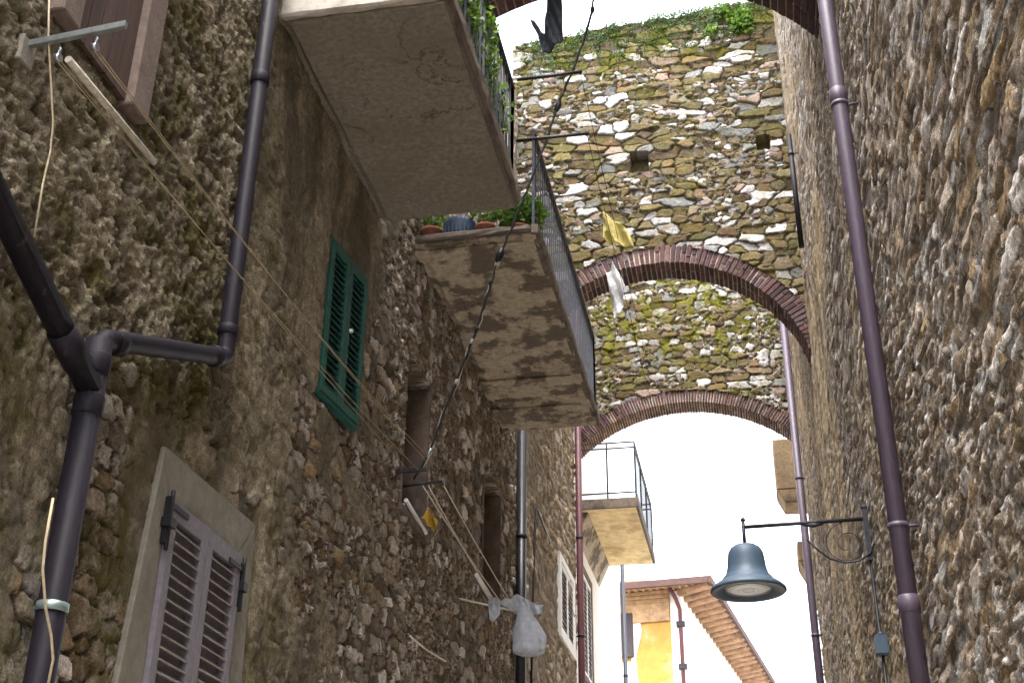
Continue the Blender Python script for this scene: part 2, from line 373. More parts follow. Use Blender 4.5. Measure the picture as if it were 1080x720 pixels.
p = np.maximum.reduce([
    soft(5.15, 6.95, U + .2 * n1, .02) * sst(3.95, 4.05, V + .7 * n1),
    soft(5.9, 8.45, U + 1.2 * n1, .05) * sst(5.15, 5.3, V + 1.3 * n1 - .35 * (U - 7)),
    soft(6.9, 9.1, U + 1.6 * n1, .08) * sst(7.0, 7.4, V) * .9,
    sst(4.05, 4.5, V + 1.0 * n1) * (1 - sst(5.8, 6.0, U)),
    .92 * (1 - sst(4.5, 4.7, U + .2 * n1)) * sst(-.2, -.1, n1),
    soft(6.5, 6.95, U + .15 * n1, .04), .8 * soft(4.9, 5.3, U + .3 * n1, .05) * sst(3.2, 3.6, V + n1),
    .9 * sst(.05, .075, n2) * sst(6.9, 7.0, U) * (1 - sst(8.3, 9.2, U))])
rc = (1 - sst(5.9, 6.1, U)) * sst(3.6, 4.4, V) + .35                # rough cast is coarser on the near upper wall
sp = np.abs(fbm(U * 26, V * 34, 91, 4) - .5) * 2; pit = sst(.58, .72, fbm(U * 14, V * 17, 95, 3))
rough = rc * (.018 * sp - .03 * pit + .014 * (fbm(U * 40, V * 40, 97, 2) - .5)) + .02 * (fbm(U * 6, V * 6, 92, 3) - .5)
H = Hs * (1 - p) + p * (.018 + rough + .2 * Hs)
kd = sst(.0, .45, np.maximum(np.abs(U - 5.85) - .72, V - 4.0)); lim = np.where(kd < 1, .004 + .085 * kd, 1.0); H = np.minimum(H, lim)
kg = (U > 7.33) & (U < 8.05) & (V > 5.22) & (V < 6.5); H = np.where(kg, np.minimum(H, -.01), H); k0 = (U > 3.35) & (U < 4.6) & (V > 5.36); H = np.where(k0, np.minimum(H * .3, .01), H)
gr = np.clip(.15 + 1.1 * (1 - sst(4.4, 7.2, U + .8 * n1)) + .7 * soft(5.0, 7.0, U, .2) * (1 - sst(5, 6, V)), 0, 1)  # moss mask, thicker on the near end where it also paints vignette darkening
open_h(U, V, H, mo, p, [W1, W2], .32)
P = np.stack([LX + H, U, V], -1)
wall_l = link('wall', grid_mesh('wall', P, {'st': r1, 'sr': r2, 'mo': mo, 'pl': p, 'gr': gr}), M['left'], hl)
mb = MB(); mb.box(LX - 5, LX - .36, -4, 14.44, -.3, 13.2); mb.box(LX - .37, LX - .09, -4, -3.9, 0, 13.2); mb.box(LX - .37, LX - .02, -4, 14.44, 13.1, 13.2); mb.build('wall_core', M['jamb'], hl)

def wall_box(mb, y0, y1, z0, z1, h0, h1, **k): return mb.box(LX + h0, LX + h1, y0, y1, z0, z1, **k)

def shutter(parent, mat, smat, y0, y1, z0, z1, h0, th=.04, st=.06, rail=.08, pitch=.052, rot=None, piv=None, name='shutter', x=LX):
    s = MB()
    kw = dict(rot=rot, piv=piv)
    def b(mb_, a, bb, c, d, e_, f_): mb_.box(x + e_, x + f_, a, bb, c, d, **kw)
    b(s, y0, y0 + st, z0, z1, h0, h0 + th); b(s, y1 - st, y1, z0, z1, h0, h0 + th)
    b(s, y0 + st, y1 - st, z0, z0 + rail, h0 + .001, h0 + th - .002); b(s, y0 + st, y1 - st, z1 - rail, z1, h0 + .001, h0 + th - .002)
    b(s, y0 + st, y1 - st, z0 + rail, z1 - rail, h0 + .001, h0 + .004)
    fr = s.build(name, mat, parent)
    q = MB(); n = max(3, int((z1 - z0 - 2 * rail) / pitch)); dz = (z1 - z0 - 2 * rail) / n
    for i in range(n):
        zc = z0 + rail + (i + .5) * dz
        vs_ = q.box(x + h0 + .002, x + h0 + th + .004, y0 + st - .002, y1 - st + .002, zc - .004, zc + .004)
        rr = Matrix.Rotation(R_(38 + random.uniform(-4, 4)), 3, 'Y') @ Matrix.Rotation(R_(random.uniform(-.7, .7)), 3, 'X'); c_ = Vector((x + h0 + th / 2, (y0 + y1) / 2, zc))
        for v in vs_: v.co = rr @ (v.co - c_) + c_
        if rot is not None:
            pv = Vector(piv)
            for v in vs_: v.co = rot @ (v.co - pv) + pv
    q.build('slats', smat, fr)
    return fr

# window with mauve shutters, bottom left
s = MB()
_f = lambda px_, py_, h_: (lambda v: (v.y, v.z))(on_x(px_, py_, LX + h_))
bl = [_f(175, 470, .03), _f(270, 553, .03), (_f(261, 690, .03)[0], 2.2), (_f(115, 720, .03)[0], 2.2)]
Sa, Sb = _f(181, 531, .05), _f(255, 579, .05); Sm = (Sa[0] + Sb[0]) / 2; Sz = (Sa[1] + Sb[1]) / 2
def band(outer, inner, h0, h1, mb_):
    for i in range(4):
        a, b_ = outer[i], outer[(i + 1) % 4]; c_, d_ = inner[(i + 1) % 4], inner[i]
        mb_.hexa([(LX + h0, a[0], a[1]), (LX + h0, b_[0], b_[1]), (LX + h0, c_[0], c_[1]), (LX + h0, d_[0], d_[1]),
                  (LX + h1, a[0], a[1]), (LX + h1, b_[0], b_[1]), (LX + h1, c_[0], c_[1]), (LX + h1, d_[0], d_[1])])
band(bl, [(Sa[0], Sz), (Sb[0], Sz), (Sb[0], 2.32), (Sa[0], 2.32)], -.08, .03, s)
s.bevel(.006)
wn = tag(s.build('window', M['band'], hl), 'plaster framed window closed by mauve louvred shutters')
shutter(wn, M['mauve'], M['slatp'], Sa[0] + .003, Sm - .004, 2.33, Sz - .004, .012, .045, .065, .09, .055)
shutter(wn, M['mauve'], M['slatp'], Sm + .004, Sb[0] - .003, 2.33, Sz - .002, .012, .045, .065, .09, .055)
q = MB(); q.box(LX - .09, LX + .006, Sa[0] - .02, Sb[0] + .02, 2.3, Sz + .02); q.build('opening', M['black'], wn)
for (ya, zb, sg) in ((Sa[0] - .02, Sz - .14, 1), (Sb[0] + .03, Sz - .18, -1)):
    h_ = MB(); h_.box(LX + .03, LX + .068, ya - .014, ya + .014, zb - .1, zb + .14); h_.box(LX + .055, LX + .066, min(ya, ya + sg * .2), max(ya, ya + sg * .2), zb + .085, zb + .115)
    h_.tube([(LX + .062, ya, zb - .13), (LX + .062, ya, zb + .17)], .012); h_.box(LX + .03, LX + .085, ya - .03, ya + .03, zb - .02, zb + .03)
    h_.bevel(.003); h_.build('hinge', M['black'], wn)

# window with green shutters
pv = (LX, 7.36, 5.9); rt = Matrix.Rotation(R_(-7), 3, 'Z')
s = MB()
for (a, b_, c_, d_) in ((7.335, 7.365, 5.24, 6.49), (7.995, 8.02, 5.24, 6.49), (7.365, 7.995, 6.46, 6.49), (7.365, 7.995, 5.24, 5.27)):
    s.box(LX - .03, LX + .022, a, b_, c_, d_, rot=rt, piv=pv)
wg = tag(s.build('window', M['green'], hl), 'window closed by dark green louvred shutters')
for k in range(2):
    y0 = 7.37 + k * .314
    f_ = shutter(wg, M['green'], M['greend'], y0, y0 + .308, 5.275, 6.455, -.01, .042, .052, .06, .05, rot=rt, piv=pv)
q = MB(); q.box(LX - .09, LX - .07, 7.34, 8.01, 5.25, 6.5, rot=rt, piv=pv); q.build('opening', M['black'], wg)
q = MB(); q.box(LX + .06, LX + .085, 7.67, 7.695, 5.86, 5.885, rot=rt, piv=pv); q.bevel(.004); q.build('knob', M['whitep'], wg)

# open recesses W1, W2
for (y0, y1, z0, z1) in (W1, W2):
    s = MB(); s.box(LX - .315, LX - .24, y0 + .002, y0 + .07, z0, z1 - .002); s.box(LX - .315, LX - .24, y1 - .07, y1 - .002, z0, z1 - .002)
    s.box(LX - .315, LX - .24, y0 + .07, y1 - .07, z1 - .08, z1 - .002); s.box(LX - .315, LX - .24, y0 + .07, y1 - .07, z0, z0 + .07)
    s.box(LX - .31, LX - .25, (y0 + y1) / 2 - .03, (y0 + y1) / 2 + .03, z0 + .07, z1 - .08)
    f_ = s.build('window', M['woodd'], hl)
    q = MB(); q.box(LX - .30, LX - .29, y0 + .07, y1 - .07, z0 + .07, z1 - .08); q.build('pane', M['glass'], f_)
    j = MB()
    j.hexa([(LX - .3, y1 - .012, z0), (LX + .03, y1 - .005, z0), (LX + .03, y1 + .03, z0), (LX - .3, y1 + .03, z0), (LX - .3, y1 - .012, z1), (LX + .03, y1 - .005, z1), (LX + .03, y1 + .03, z1), (LX - .3, y1 + .03, z1)])
    j.box(LX - .3, LX + .04, y0 - .03, y0 + .008, z0, z1); j.box(LX - .3, LX + .06, y0 - .06, y1 + .06, z0 - .07, z0 - .003); j.bevel(.006)
    j.build('frame', M['jamb'], f_)

# window high in the corner of the picture
s = MB(); A = on_x(55, 15, LX); B = on_x(140, 128, LX)
y0, y1, z0 = A.y + .1, B.y, 5.38
s.box(LX - .06, LX + .085, y1 - .17, y1, z0, 7.2); s.box(LX - .06, LX + .085, y0 - .15, y0, z0, 7.2)
s.bevel(.008)
wt = tag(s.build('window', M['band2'], hl), 'brown framed window closed by dark boards above the clothesline bracket')
q = MB()
n = 5
for i in range(n):
    a = y0 + (y1 - .17 - y0) * i / n; q.box(LX + .02, LX + .045, a + .003, a + (y1 - .17 - y0) / n - .003, z0 + .02, 7.2)
q.build('shutter', M['woodd'], wt)

# ---------------------------------------------------------------- balconies
def railing(name, x0, x1, y0, y1, z0, h, mat, parent, sp=.095, rad=.008, near=True, far=True, post=.012):
    s = MB()
    xa = x1 - .05
    legs = [((xa, y0 + .03), (xa, y1 - .03))]
    if near: legs.append(((x0, y0 + .03), (xa, y0 + .03)))
    if far: legs.append(((x0, y1 - .03), (xa, y1 - .03)))
    for (a, b_) in legs:
        L = math.dist(a, b_); n = max(1, int(L / sp))
        for i in range(n + 1):
            f = i / n; x = a[0] + (b_[0] - a[0]) * f; y = a[1] + (b_[1] - a[1]) * f
            r = post if i in (0, n) else rad
            s.box(x - r, x + r, y - r, y + r, z0, z0 + h)
        dx, dy = (b_[0] - a[0]) / L, (b_[1] - a[1]) / L
        for zz, t_ in ((z0 + h, .02), (z0 + .09, .014)):
            s.box(min(a[0], b_[0]) - (.022 if dx == 0 else 0), max(a[0], b_[0]) + (.022 if dx == 0 else 0), min(a[1], b_[1]) - (.022 if dy == 0 else 0), max(a[1], b_[1]) + (.022 if dy == 0 else 0), zz - t_ / 2, zz + t_ / 2 + random.uniform(.001, .003))
    return s.build(name, mat, parent)

def slab_mesh(x0, x1, y0, y1, z0, z1, seed, step=.05, amp=.012, joints=(), groove=0):
    """slab with an uneven underside"""
    xs = np.linspace(x0, x1, int((x1 - x0) / step) + 1); ys = np.linspace(y0, y1, int((y1 - y0) / step) + 1)
    bm = bmesh.new(); g = {}
    for i, x in enumerate(xs):
        for j, y in enumerate(ys):
            d = amp * (float(fbm(np.array(x * 3.), np.array(y * 3.), seed, 4)) - .5) * 2
            if groove and x < x0 + .12: d += groove * (.3 + 1.4 * float(vn(np.array(y * 4.), np.array(0.), seed)))
            for (jy, dep) in joints:
                if abs(y - jy) < .03: d += dep
            g[i, j] = bm.verts.new((x, y, z0 + d))
    nx, ny = len(xs), len(ys)
    for i in range(nx - 1):
        for j in range(ny - 1): bm.faces.new((g[i, j], g[i, j + 1], g[i + 1, j + 1], g[i + 1, j]))
    t = {k: bm.verts.new((x, y, z1)) for k, (x, y) in {'a': (x0, y0), 'b': (x1, y0), 'c': (x1, y1), 'd': (x0, y1)}.items()}
    bm.faces.new((t['a'], t['b'], t['c'], t['d']))
    bm.faces.new([g[i, 0] for i in range(nx)] + [t['b'], t['a']]); bm.faces.new([g[i, ny - 1] for i in range(nx - 1, -1, -1)] + [t['d'], t['c']])
    bm.faces.new([g[0, j] for j in range(ny - 1, -1, -1)] + [t['a'], t['d']]); bm.faces.new([g[nx - 1, j] for j in range(ny)] + [t['c'], t['b']])
    bmesh.ops.recalc_face_normals(bm, faces=bm.faces)
    me = bpy.data.meshes.new('slab'); bm.to_mesh(me); bm.free(); return me

OX = -1.65
b1 = link('balcony', slab_mesh(LX - .05, OX, 6.02, 8.44, 7.3, 7.43, 4, amp=.012, joints=((7.55, .012), (7.8, .008)), groove=.06), M['slab1'], hl)
tag(b1, 'nearer balcony with plain brown grey underside')
s = MB(); s.box(OX - .03, OX + .045, 5.97, 8.47, 7.36, 7.50); s.bevel(.02); s.box(OX - .05, OX + .02, 6.0, 8.455, 7.32, 7.36)
s.wear(.007); s.build('edge', M['edge'], b1)
s = MB(); s.box(LX + .06, OX - .04, 5.955, 6.015, 7.31, 7.5); s.bevel(.012); s.wear(.007); s.build('edge', M['edgepale'], b1)
railing('railing', LX + .1, OX + .03, 6.0, 8.44, 7.50, 1.0, M['irong'], b1, .125, .008)
b2 = link('balcony', slab_mesh(LX - .05, OX, 9.42, 13.66, 7.66, 7.735, 9, amp=.012, joints=((12.05, .025), (12.75, .02)), groove=.04), M['slab2'], hl)
tag(b2, 'farther balcony with peeling stained underside')
s = MB(); s.box(OX - .04, OX + .035, 9.38, 13.69, 7.66, 7.76); s.box(LX + .05, OX - .04, 9.37, 9.43, 7.69, 7.75); s.box(LX + .05, OX - .042, 13.63, 13.69, 7.672, 7.76); s.bevel(.012); s.wear(.006)
s.build('edge', M['edge'], b2)
for (ya_, yb_, q_) in ((9.48, 9.66, .12), (12.25, 12.7, .1), (13.0, 13.5, .1)):
    s = MB(); s.box(LX + .02, OX - q_, ya_, yb_, 7.628, 7.658); s.bevel(.012); s.rough(.004); s.build('beam', M['slab2'], b2)
railing('railing', LX + .1, OX + .03, 9.4, 13.66, 7.76, 1.03, M['irong'], b2, .125, .007, near=False)

# ================================================================== SECOND LEFT HOUSE (pale rubble) and WHITE HOUSE
hb = thing('stone_house', 'pale ochre rubble house with one white shuttered window between the black and red drainpipes', 'house')
WB = (17.86, 19.1, 6.35, 7.42)
us = axis((14.45, 19.6, .03)); vs = axis((0, 4.2, .3), (4.2, 11, .03), (11, 13.6, .3)); U, V = np.meshgrid(us, vs)
e, r1, r2, tl = rubble(U, V, .24, .13, 41, warp=.45)
Hb = .04 * sst(0, .26, e) * (.5 + .8 * r2) + .04 * tl + .02 * (fbm(U * 9, V * 9, 3, 4) - .5)
pb = .9 * sst(.5, .62, fbm(U * .9, V * .9, 12, 4))
P = np.stack([LX + Hb * (1 - .6 * pb), U, V], -1)
link('wall', grid_mesh('wall', P, {'st': r1, 'sr': r2, 'mo': sst(.05, .18, e), 'pl': pb * .5, 'gr': U * 0 + .3}), M['far'], hb)
mb = MB(); mb.box(LX - 5, LX - .05, 14.45, 19.59, -.3, 13.6); mb.build('wall_core', M['jamb'], hb)
s = MB(); band([(17.75, 7.5), (19.25, 7.5), (19.25, 6.25), (17.75, 6.25)], [(17.9, 7.4), (19.1, 7.4), (19.1, 6.35), (17.9, 6.35)], -.05, .06, s)
wb = s.build('window', M['white'], hb)
shutter(wb, M['whitep'], M['mauve'], 17.9, 18.495, 6.35, 7.4, .01, .04, .06, .08, .07); shutter(wb, M['whitep'], M['mauve'], 18.505, 19.1, 6.35, 7.4, .01, .04, .06, .08, .07)

hw = thing('white_house', 'white plastered house with a small iron railed balcony seen under the far arch', 'house')
mb = MB(); mb.box(LX - 6, LX, 19.61, 26.4, -.3, 13.4); mb.build('wall', M['white'], hw)
b3 = link('balcony', slab_mesh(LX - .02, -1.79, 19.85, 22.9, 8.88, 9.0, 19, amp=.004), M['slab3'], hw)
s = MB(); s.box(LX + .002, -1.75, 19.79, 19.85, 8.88, 9.04); s.box(-1.79, -1.75, 19.85, 22.94, 8.88, 9.04); s.box(LX + .002, -1.79, 22.9, 22.94, 8.885, 9.035); s.build('edge', M['edge'], b3)
s = MB(); s.prism([(LX + .001, 19.95, 8.875), (LX + .2, 19.95, 8.875), (LX + .001, 19.95, 8.45)], (0, 2.9, 0)); s.build('corbel', M['slab2'], b3)
s = MB(); zb = 9.04
for (x, y) in ((LX + .06, 19.82), (-2.25, 19.82), (-1.78, 19.82), (-1.78, 20.8), (-1.78, 21.8), (-1.78, 22.9), (-2.3, 22.9)): s.box(x - .014, x + .014, y - .014, y + .014, zb, zb + 1.0)
for zz in (zb + .1, zb + .9, zb + 1.0):
    s.box(LX, -1.79, 19.81, 19.83, zz - .012, zz + .012); s.box(-1.79, -1.77, 19.83, 22.9, zz - .012, zz + .012); s.box(LX, -1.79, 22.89, 22.91, zz - .012, zz + .012)
for i in range(1, 30): s.box(-1.783, -1.777, 19.83 + i * .1 - .004, 19.83 + i * .1 + .004, zb + .1, zb + .9)
s.build('railing', M['iron'], b3)
s = MB(); band([(20.2, 8.1), (21.45, 8.1), (21.45, 6.2), (20.2, 6.2)], [(20.32, 7.98), (21.33, 7.98), (21.33, 6.3), (20.32, 6.3)], -.02, .05, s); wc = s.build('window', M['band2'], hw)
shutter(wc, M['whitep'], M['mauve'], 20.32, 20.82, 6.3, 7.98, .003, .035, .05, .07, .08); shutter(wc, M['whitep'], M['mauve'], 20.83, 21.33, 6.3, 7.98, .003, .035, .05, .07, .08)

# ================================================================== RIGHT HOUSE
hr = thing('stone_house', 'tall bare rubble stone wall of the house filling the right side', 'house')
us = axis((-4, 1, .2), (1, 2.8, .04), (2.8, 6, .014), (6, 10, .02), (10, 20.6, .04)); vs = axis((0, 2.3, .25), (2.3, 5.2, .014), (5.2, 14.2, .022), (14.2, 15.2, .25)); U, V = np.meshgrid(us, vs)
e, r1, r2, tl = rubble(U, V, .25, .078, 61, jit=.46, p=2.2, warp=.45)
e2, r1b, r2b, tlb = rubble(U + 9, V, .13, .042, 63, jit=.46, p=2.2, warp=.45)
sm = sst(.5, .56, fbm(U * 1.2, V * 1.2, 65, 3))
e = e * (1 - sm) + e2 * sm; r1 = np.where(sm > .5, r1b, r1); r2 = np.where(sm > .5, r2b, r2); tl = np.where(sm > .5, tlb, tl)
Hr = .019 * sst(0, .11, e) * (.2 + 1.2 * r2) + .030 * tl + .010 * (fbm(U * 26, V * 34, 57, 2) - .5) + .016 * (fbm(U * 9, V * 9, 3, 4) - .5) + .06 * (fbm(U * .7, V * .7, 8, 3) - .5)
pr = .8 * sst(.46, .6, fbm(U * .9, V * .6, 33, 4)) * sst(7, 11, U)  # warm ochre plaster patches; they also paint in light from the sky gap
Hr = Hr * (1 - .55 * pr) + .02 * pr
P = np.stack([RX + .02 - Hr, U, V], -1)[:, ::-1]
f_ = lambda a: a[:, ::-1]
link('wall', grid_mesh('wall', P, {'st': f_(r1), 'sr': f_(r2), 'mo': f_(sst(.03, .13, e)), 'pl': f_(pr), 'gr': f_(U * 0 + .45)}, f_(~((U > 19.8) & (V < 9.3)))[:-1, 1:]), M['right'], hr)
mb = MB(); mb.box(RX + .08, RX + 5, -4, 19.78, -.3, 9.3); mb.box(RX + .081, RX + 5, -4, 20.59, 9.302, 15.2); mb.build('wall_core', M['far'], hr)

# far house on the right with its stone corbels
hf = thing('stone_house', 'pale house beyond the right drainpipe with projecting stone corbels', 'house')
mb = MB(); mb.box(2.1, 7, 20.7, 34, -.3, 12.6); mb.build('wall', M['white'], hf)
for (px0, px1, py0, py1, Y) in ((815, 850, 463, 528, 22.2), (841, 880, 570, 604, 22.2)):
    a = on_y(px0, py0, Y); b_ = on_y(px1, py1, Y); s = MB()
    zt, zb_ = a.z, b_.z
    s.hexa([(a.x + .12, Y, zb_), (2.15, Y, zb_), (2.15, Y + .7, zb_), (a.x + .12, Y + .7, zb_), (a.x, Y, zb_ + .25), (2.15, Y, zb_ + .25), (2.15, Y + .7, zb_ + .25), (a.x, Y + .7, zb_ + .25)])
    s.box(a.x - .01, 2.15, Y, Y + .7, zb_ + .253, zt); s.bevel(.02); s.build('corbel', M['corb'], hf)

# ================================================================== ARCHES
def arch(name, label, Y0, th, xc, half, apex, Rr, ring, top, wallmat, seed, xs_step, wd, ht, grn, z_low, nbr, rows=3, both=True, holes=()):
    root = thing(name, label, 'arch', 'arches spanning the alley')
    zc = apex - Rr; x0, x1 = xc - half - .06, xc + half + .06
    us = axis((x0, x1, xs_step)); vs = axis((z_low, top + .2, xs_step)); U, V = np.meshgrid(us, vs)
    e, r1, r2, tl = rubble(U, V, wd, ht, seed, jit=.36, p=5.0, warp=.26)
    e2, r1b, r2b, tlb = rubble(U + 5, V, wd * .42, ht * .5, seed + 7, warp=.4)
    sm = sst(.54, .575, fbm(U * 1.7, V * 2.6, seed + 3, 3))
    e = e * (1 - sm) + e2 * sm; r1 = np.where(sm > .5, r1b, r1); r2 = np.where(sm > .5, r2b, r2); tl = np.where(sm > .5, tlb, tl)
    r1 = np.where((r1 * 12).astype(int) % 12 == 1, np.where(fbm(U * .6, V * .9, seed + 4, 2) > .36, r1, .05), r1)
    n1 = fbm(U * 2.2, V * 2.2, seed + 9, 4) - .5
    Hh = .045 * sst(0, .13, e) * (.5 + .8 * r2) + .04 * tl + .025 * (fbm(U * 10, V * 10, 3, 4) - .5) + .03 * n1
    mo_ = sst(.03, .10, e)
    for (hx0, hx1, hz0, hz1) in holes:
        kh = (U > hx0) & (U < hx1) & (V > hz0) & (V < hz1); Hh[kh] = -.155; mo_[kh] = 0
    topz = top + .08 * (U - xc) + .10 * (fbm(U * 3, U * 0, seed, 3) - .5) + .03 * (vn(U * 14, U * 0, seed) - .5)
    V2 = np.minimum(V, topz)
    rr = np.hypot(U - xc, V - zc)
    cen = lambda a: (a[:-1, :-1] + a[1:, 1:]) / 2
    keep = ~((cen(rr) < Rr + ring - .05) & (cen(V) > zc - .01) | (cen(V) <= zc))  & (cen(V) < cen(topz) + xs_step)
    g = np.clip(grn(U, V2, n1), 0, 1)
    P = np.stack([U, Y0 - Hh, V2], -1)
    link('wall', grid_mesh('wall', P, {'st': r1, 'sr': r2, 'mo': mo_, 'pl': U * 0, 'gr': g}, keep), wallmat, root)
    # solid core behind the facing
    mbk = MB(); n = 40; tt = lambda x: top + .08 * (x - xc) - .03
    for i in range(n):
        xa = x0 + (x1 - x0) * i / n; xb = x0 + (x1 - x0) * (i + 1) / n
        za = zc + math.sqrt(max(.01, (Rr + ring * .6) ** 2 - (xa - xc) ** 2)); zb_ = zc + math.sqrt(max(.01, (Rr + ring * .6) ** 2 - (xb - xc) ** 2))
        mbk.hexa([(xa, Y0 + .17, za), (xb, Y0 + .17, zb_), (xb, Y0 + th, zb_), (xa, Y0 + th, za), (xa, Y0 + .17, tt(xa)), (xb, Y0 + .17, tt(xb)), (xb, Y0 + th, tt(xb)), (xa, Y0 + th, tt(xa))])
    mbk.build('wall_core', M['far'], root)
    # brick ring: mortar bed and bricks on edge
    amax = math.asin(min(.999, (half + .02) / Rr))
    bed = MB(); N = 36
    for i in range(N):
        a0 = -amax + 2 * amax * i / N; a1 = -amax + 2 * amax * (i + 1) / N
        pt = lambda a, r, y: (xc + r * math.sin(a), y, zc + r * math.cos(a))
        bed.hexa([pt(a0, Rr + .014, Y0 - .012), pt(a1, Rr + .014, Y0 - .012), pt(a1, Rr + .014, Y0 + th - .01), pt(a0, Rr + .014, Y0 + th - .01),
                  pt(a0, Rr + ring - .012, Y0 - .012), pt(a1, Rr + ring - .012, Y0 - .012), pt(a1, Rr + ring - .012, Y0 + th - .01), pt(a0, Rr + ring - .012, Y0 + th - .01)])
    bd = bed.build('brick_arch', M['brickm2'], root)
    br = MB(); rnd = random.Random(seed)
    for k in range(rows):
        ya = Y0 - .03 + (th + .03) * k / rows; yb = Y0 - .03 + (th + .03) * (k + 1) / rows - .014
        for i in range(nbr):
            g_ = .006 + .004 * rnd.random()
            a0 = -amax + 2 * amax * i / nbr + g_ / Rr; a1 = -amax + 2 * amax * (i + 1) / nbr - g_ / Rr
            j = lambda: rnd.uniform(-.008, .008)
            ro = Rr + ring + rnd.uniform(-.03, .02); ri = Rr + rnd.uniform(-.008, .012); dy = rnd.uniform(-.012, .012)
            cuts = [ri, ro] if rnd.random() < .55 else [ri, ri + (ro - ri) * rnd.choice((.5, .36, .62)), ro]
            for c0, c1 in zip(cuts[:-1], cuts[1:]):
                c1_ = c1 - (.012 if c1 != cuts[-1] else 0)
                br.hexa([tuple(np.add(pt(a0, c0, ya + dy), (j() * .4, 0, j() * .4))), pt(a1, c0, ya + dy), pt(a1, c0, yb), pt(a0, c0, yb),
                         pt(a0, c1_, ya + dy + j()), pt(a1, c1_, ya + dy + j()), pt(a1, c1_, yb), pt(a0, c1_, yb)])
    br.bevel(.006)
    br.build('bricks', M['brick'], bd)
    return root
XC = (LX + RX) / 2; HF = (RX - LX) / 2
g1 = lambda U, V, n: .30 + .5 * n + 1.0 * sst(13.55, 14.2, V + .12 * (U - XC) * -1 + .6 * n) + .35 * sst(-.3, -2.0, U) if False else .32 + .5 * n + 1.0 * sst(13.3, 14.1, V - .08 * (U - XC) + .7 * n)
arch('street_arch', 'tall mossy rubble wall on a brick arch, its grassy top against the sky', 14.42, .42, XC, HF, 10.24, 1.92, .285, 14.36, M['arch'], 101, .0125, .28, .135, g1, 8.0, 84, rows=2, holes=[(a_.x, b_.x, b_.z, a_.z) for a_, b_ in ((on_y(664, 162, 14.4), on_y(684, 181, 14.4)), (on_y(797, 144, 14.4), on_y(813, 158, 14.4)))])
g2 = lambda U, V, n: .45 + .9 * n + .9 * sst(11.3, 12.2, V + n)
arch('street_arch', 'farther mossy rubble wall on a low brick arch framing the white sky', 20.0, .45, XC, HF, 10.77, 2.65, .28, 14.6, M['arch'], 131, .018, .28, .14, g2, 9.5, 92, rows=2)
arch('street_arch', 'nearest brick arch crossing overhead at the top edge of the picture', 8.35, .65, XC, HF, 10.06, 2.35, .3, 11.2, M['arch'], 151, .03, .24, .13, lambda U, V, n: .4 + n, 8.5, 52)

# ================================================================== FAR OCHRE HOUSE
YF = 33.0
ho_ang = R_(-7)
cn = on_y(718, 640, YF)                                     # its near right corner
zt = on_y(716, 622, YF).z
ho = thing('ochre_house', 'sunlit ochre house with a tiled overhanging roof at the end of the alley', 'house', None, (cn.x, YF, 0)); ho.rotation_euler = (0, 0, ho_ang)
def ho_part(mb_, name, mat, par=None):
    o = mb_.build(name, mat, par or ho); return o
mb = MB(); mb.box(-6, 0, .0, 22, -.3, zt); ho_part(mb, 'wall', M['ochre'])
mb = MB(); mb.box(-.28, .0015, -.015, -.002, 0, zt - .01); mb.box(.002, .015, -.015, 21.9, 0, zt - .01); ho_part(mb, 'side_plaster', M['white'])
mb = MB()
mb.box(-6.1, -.3, -.06, -.003, zt - .8, zt); 
for k in range(3): mb.box(-6.1, -.28, -.10 - .05 * k, -.062 - .0 * k, zt - .3 + .1 * k, zt - .21 + .1 * k)
mb.bevel(.008); ho_part(mb, 'cornice', plain('cornice_brick', (.36, .235, .13), .4, 5, .9, stain=(.20, .12, .07), stain_sc=1.6))
# roof: two slopes seen from below, tile rolls under the right eave
mb = MB()
mb.hexa([(-6.3, -.55, zt + .02), (.86, -.55, zt + .02), (.86, 22.3, zt + .02), (-6.3, 22.3, zt + .02), (-6.3, -.55, zt + .1), (.86, -.55, zt + .1), (.86, 22.3, zt + .1), (-6.3, 22.3, zt + .1)])
mb.prism([(-6.3, -.5, zt + .11), (.84, -.5, zt + .11), (-2.8, -.5, zt + .3)], (0, 22.7, 0))
rf = ho_part(mb, 'roof', M['tile'])
mb = MB(); n = 39
for i in range(n):
    y = -.3 + i * .56; mb.tube([(.0, y + .3, zt - .05), (.84, y - .12, zt - .02)], .15, 10, True, .85)
for i in range(36):
    x = -6.2 + i * .195; mb.tube([(x, -.62, zt + .03), (x, .1, zt + .03)], .06, 8, True, .8)
mb.build('tiles', M['soff'], rf)
mb = MB(); mb.box(.862, .95, -.66, 22.3, zt - .05, zt + .13); mb.box(-6.3, .86, -.70, -.60, zt - .05, zt + .12); mb.build('gutter', plain('gutter_red', (.075, .042, .036), .2, 8), rf)
# window, drainpipe of that house
a = on_y(655, 645, YF); b_ = on_y(665, 692, YF)
mb = MB(); x0_, x1_ = a.x - cn.x, b_.x - cn.x
mb.box(x0_ - .1, x1_ + .08, -.09, -.025, b_.z, a.z); mb.bevel(.03); ho_part(mb, 'shutter', plain('shutter_brown', (.05, .04, .045), .2, 12))
mb = MB(); mb.prism([(x1_ + .002, -.004, a.z + .05), (x1_ + .22, -.004, a.z + .1), (x1_ + .3, -.004, a.z - .5), (x1_ + .12, -.004, b_.z), (x1_ + .2, -.004, b_.z - 1.2), (x1_ + .1, -.004, 1), (x1_ - .8, -.004, 1), (x1_ - .8, -.004, b_.z - .1), (x1_ + .002, -.004, b_.z - .1)], (0, -.02, 0)); ho_part(mb, 'window_band', M['white'])
dp = thing('drainpipe', 'rust red drainpipe on the corner of the far ochre house', 'drainpipe', 'drainpipes')
mb = MB(); c1 = Vector((cn.x, YF - .09, 0))
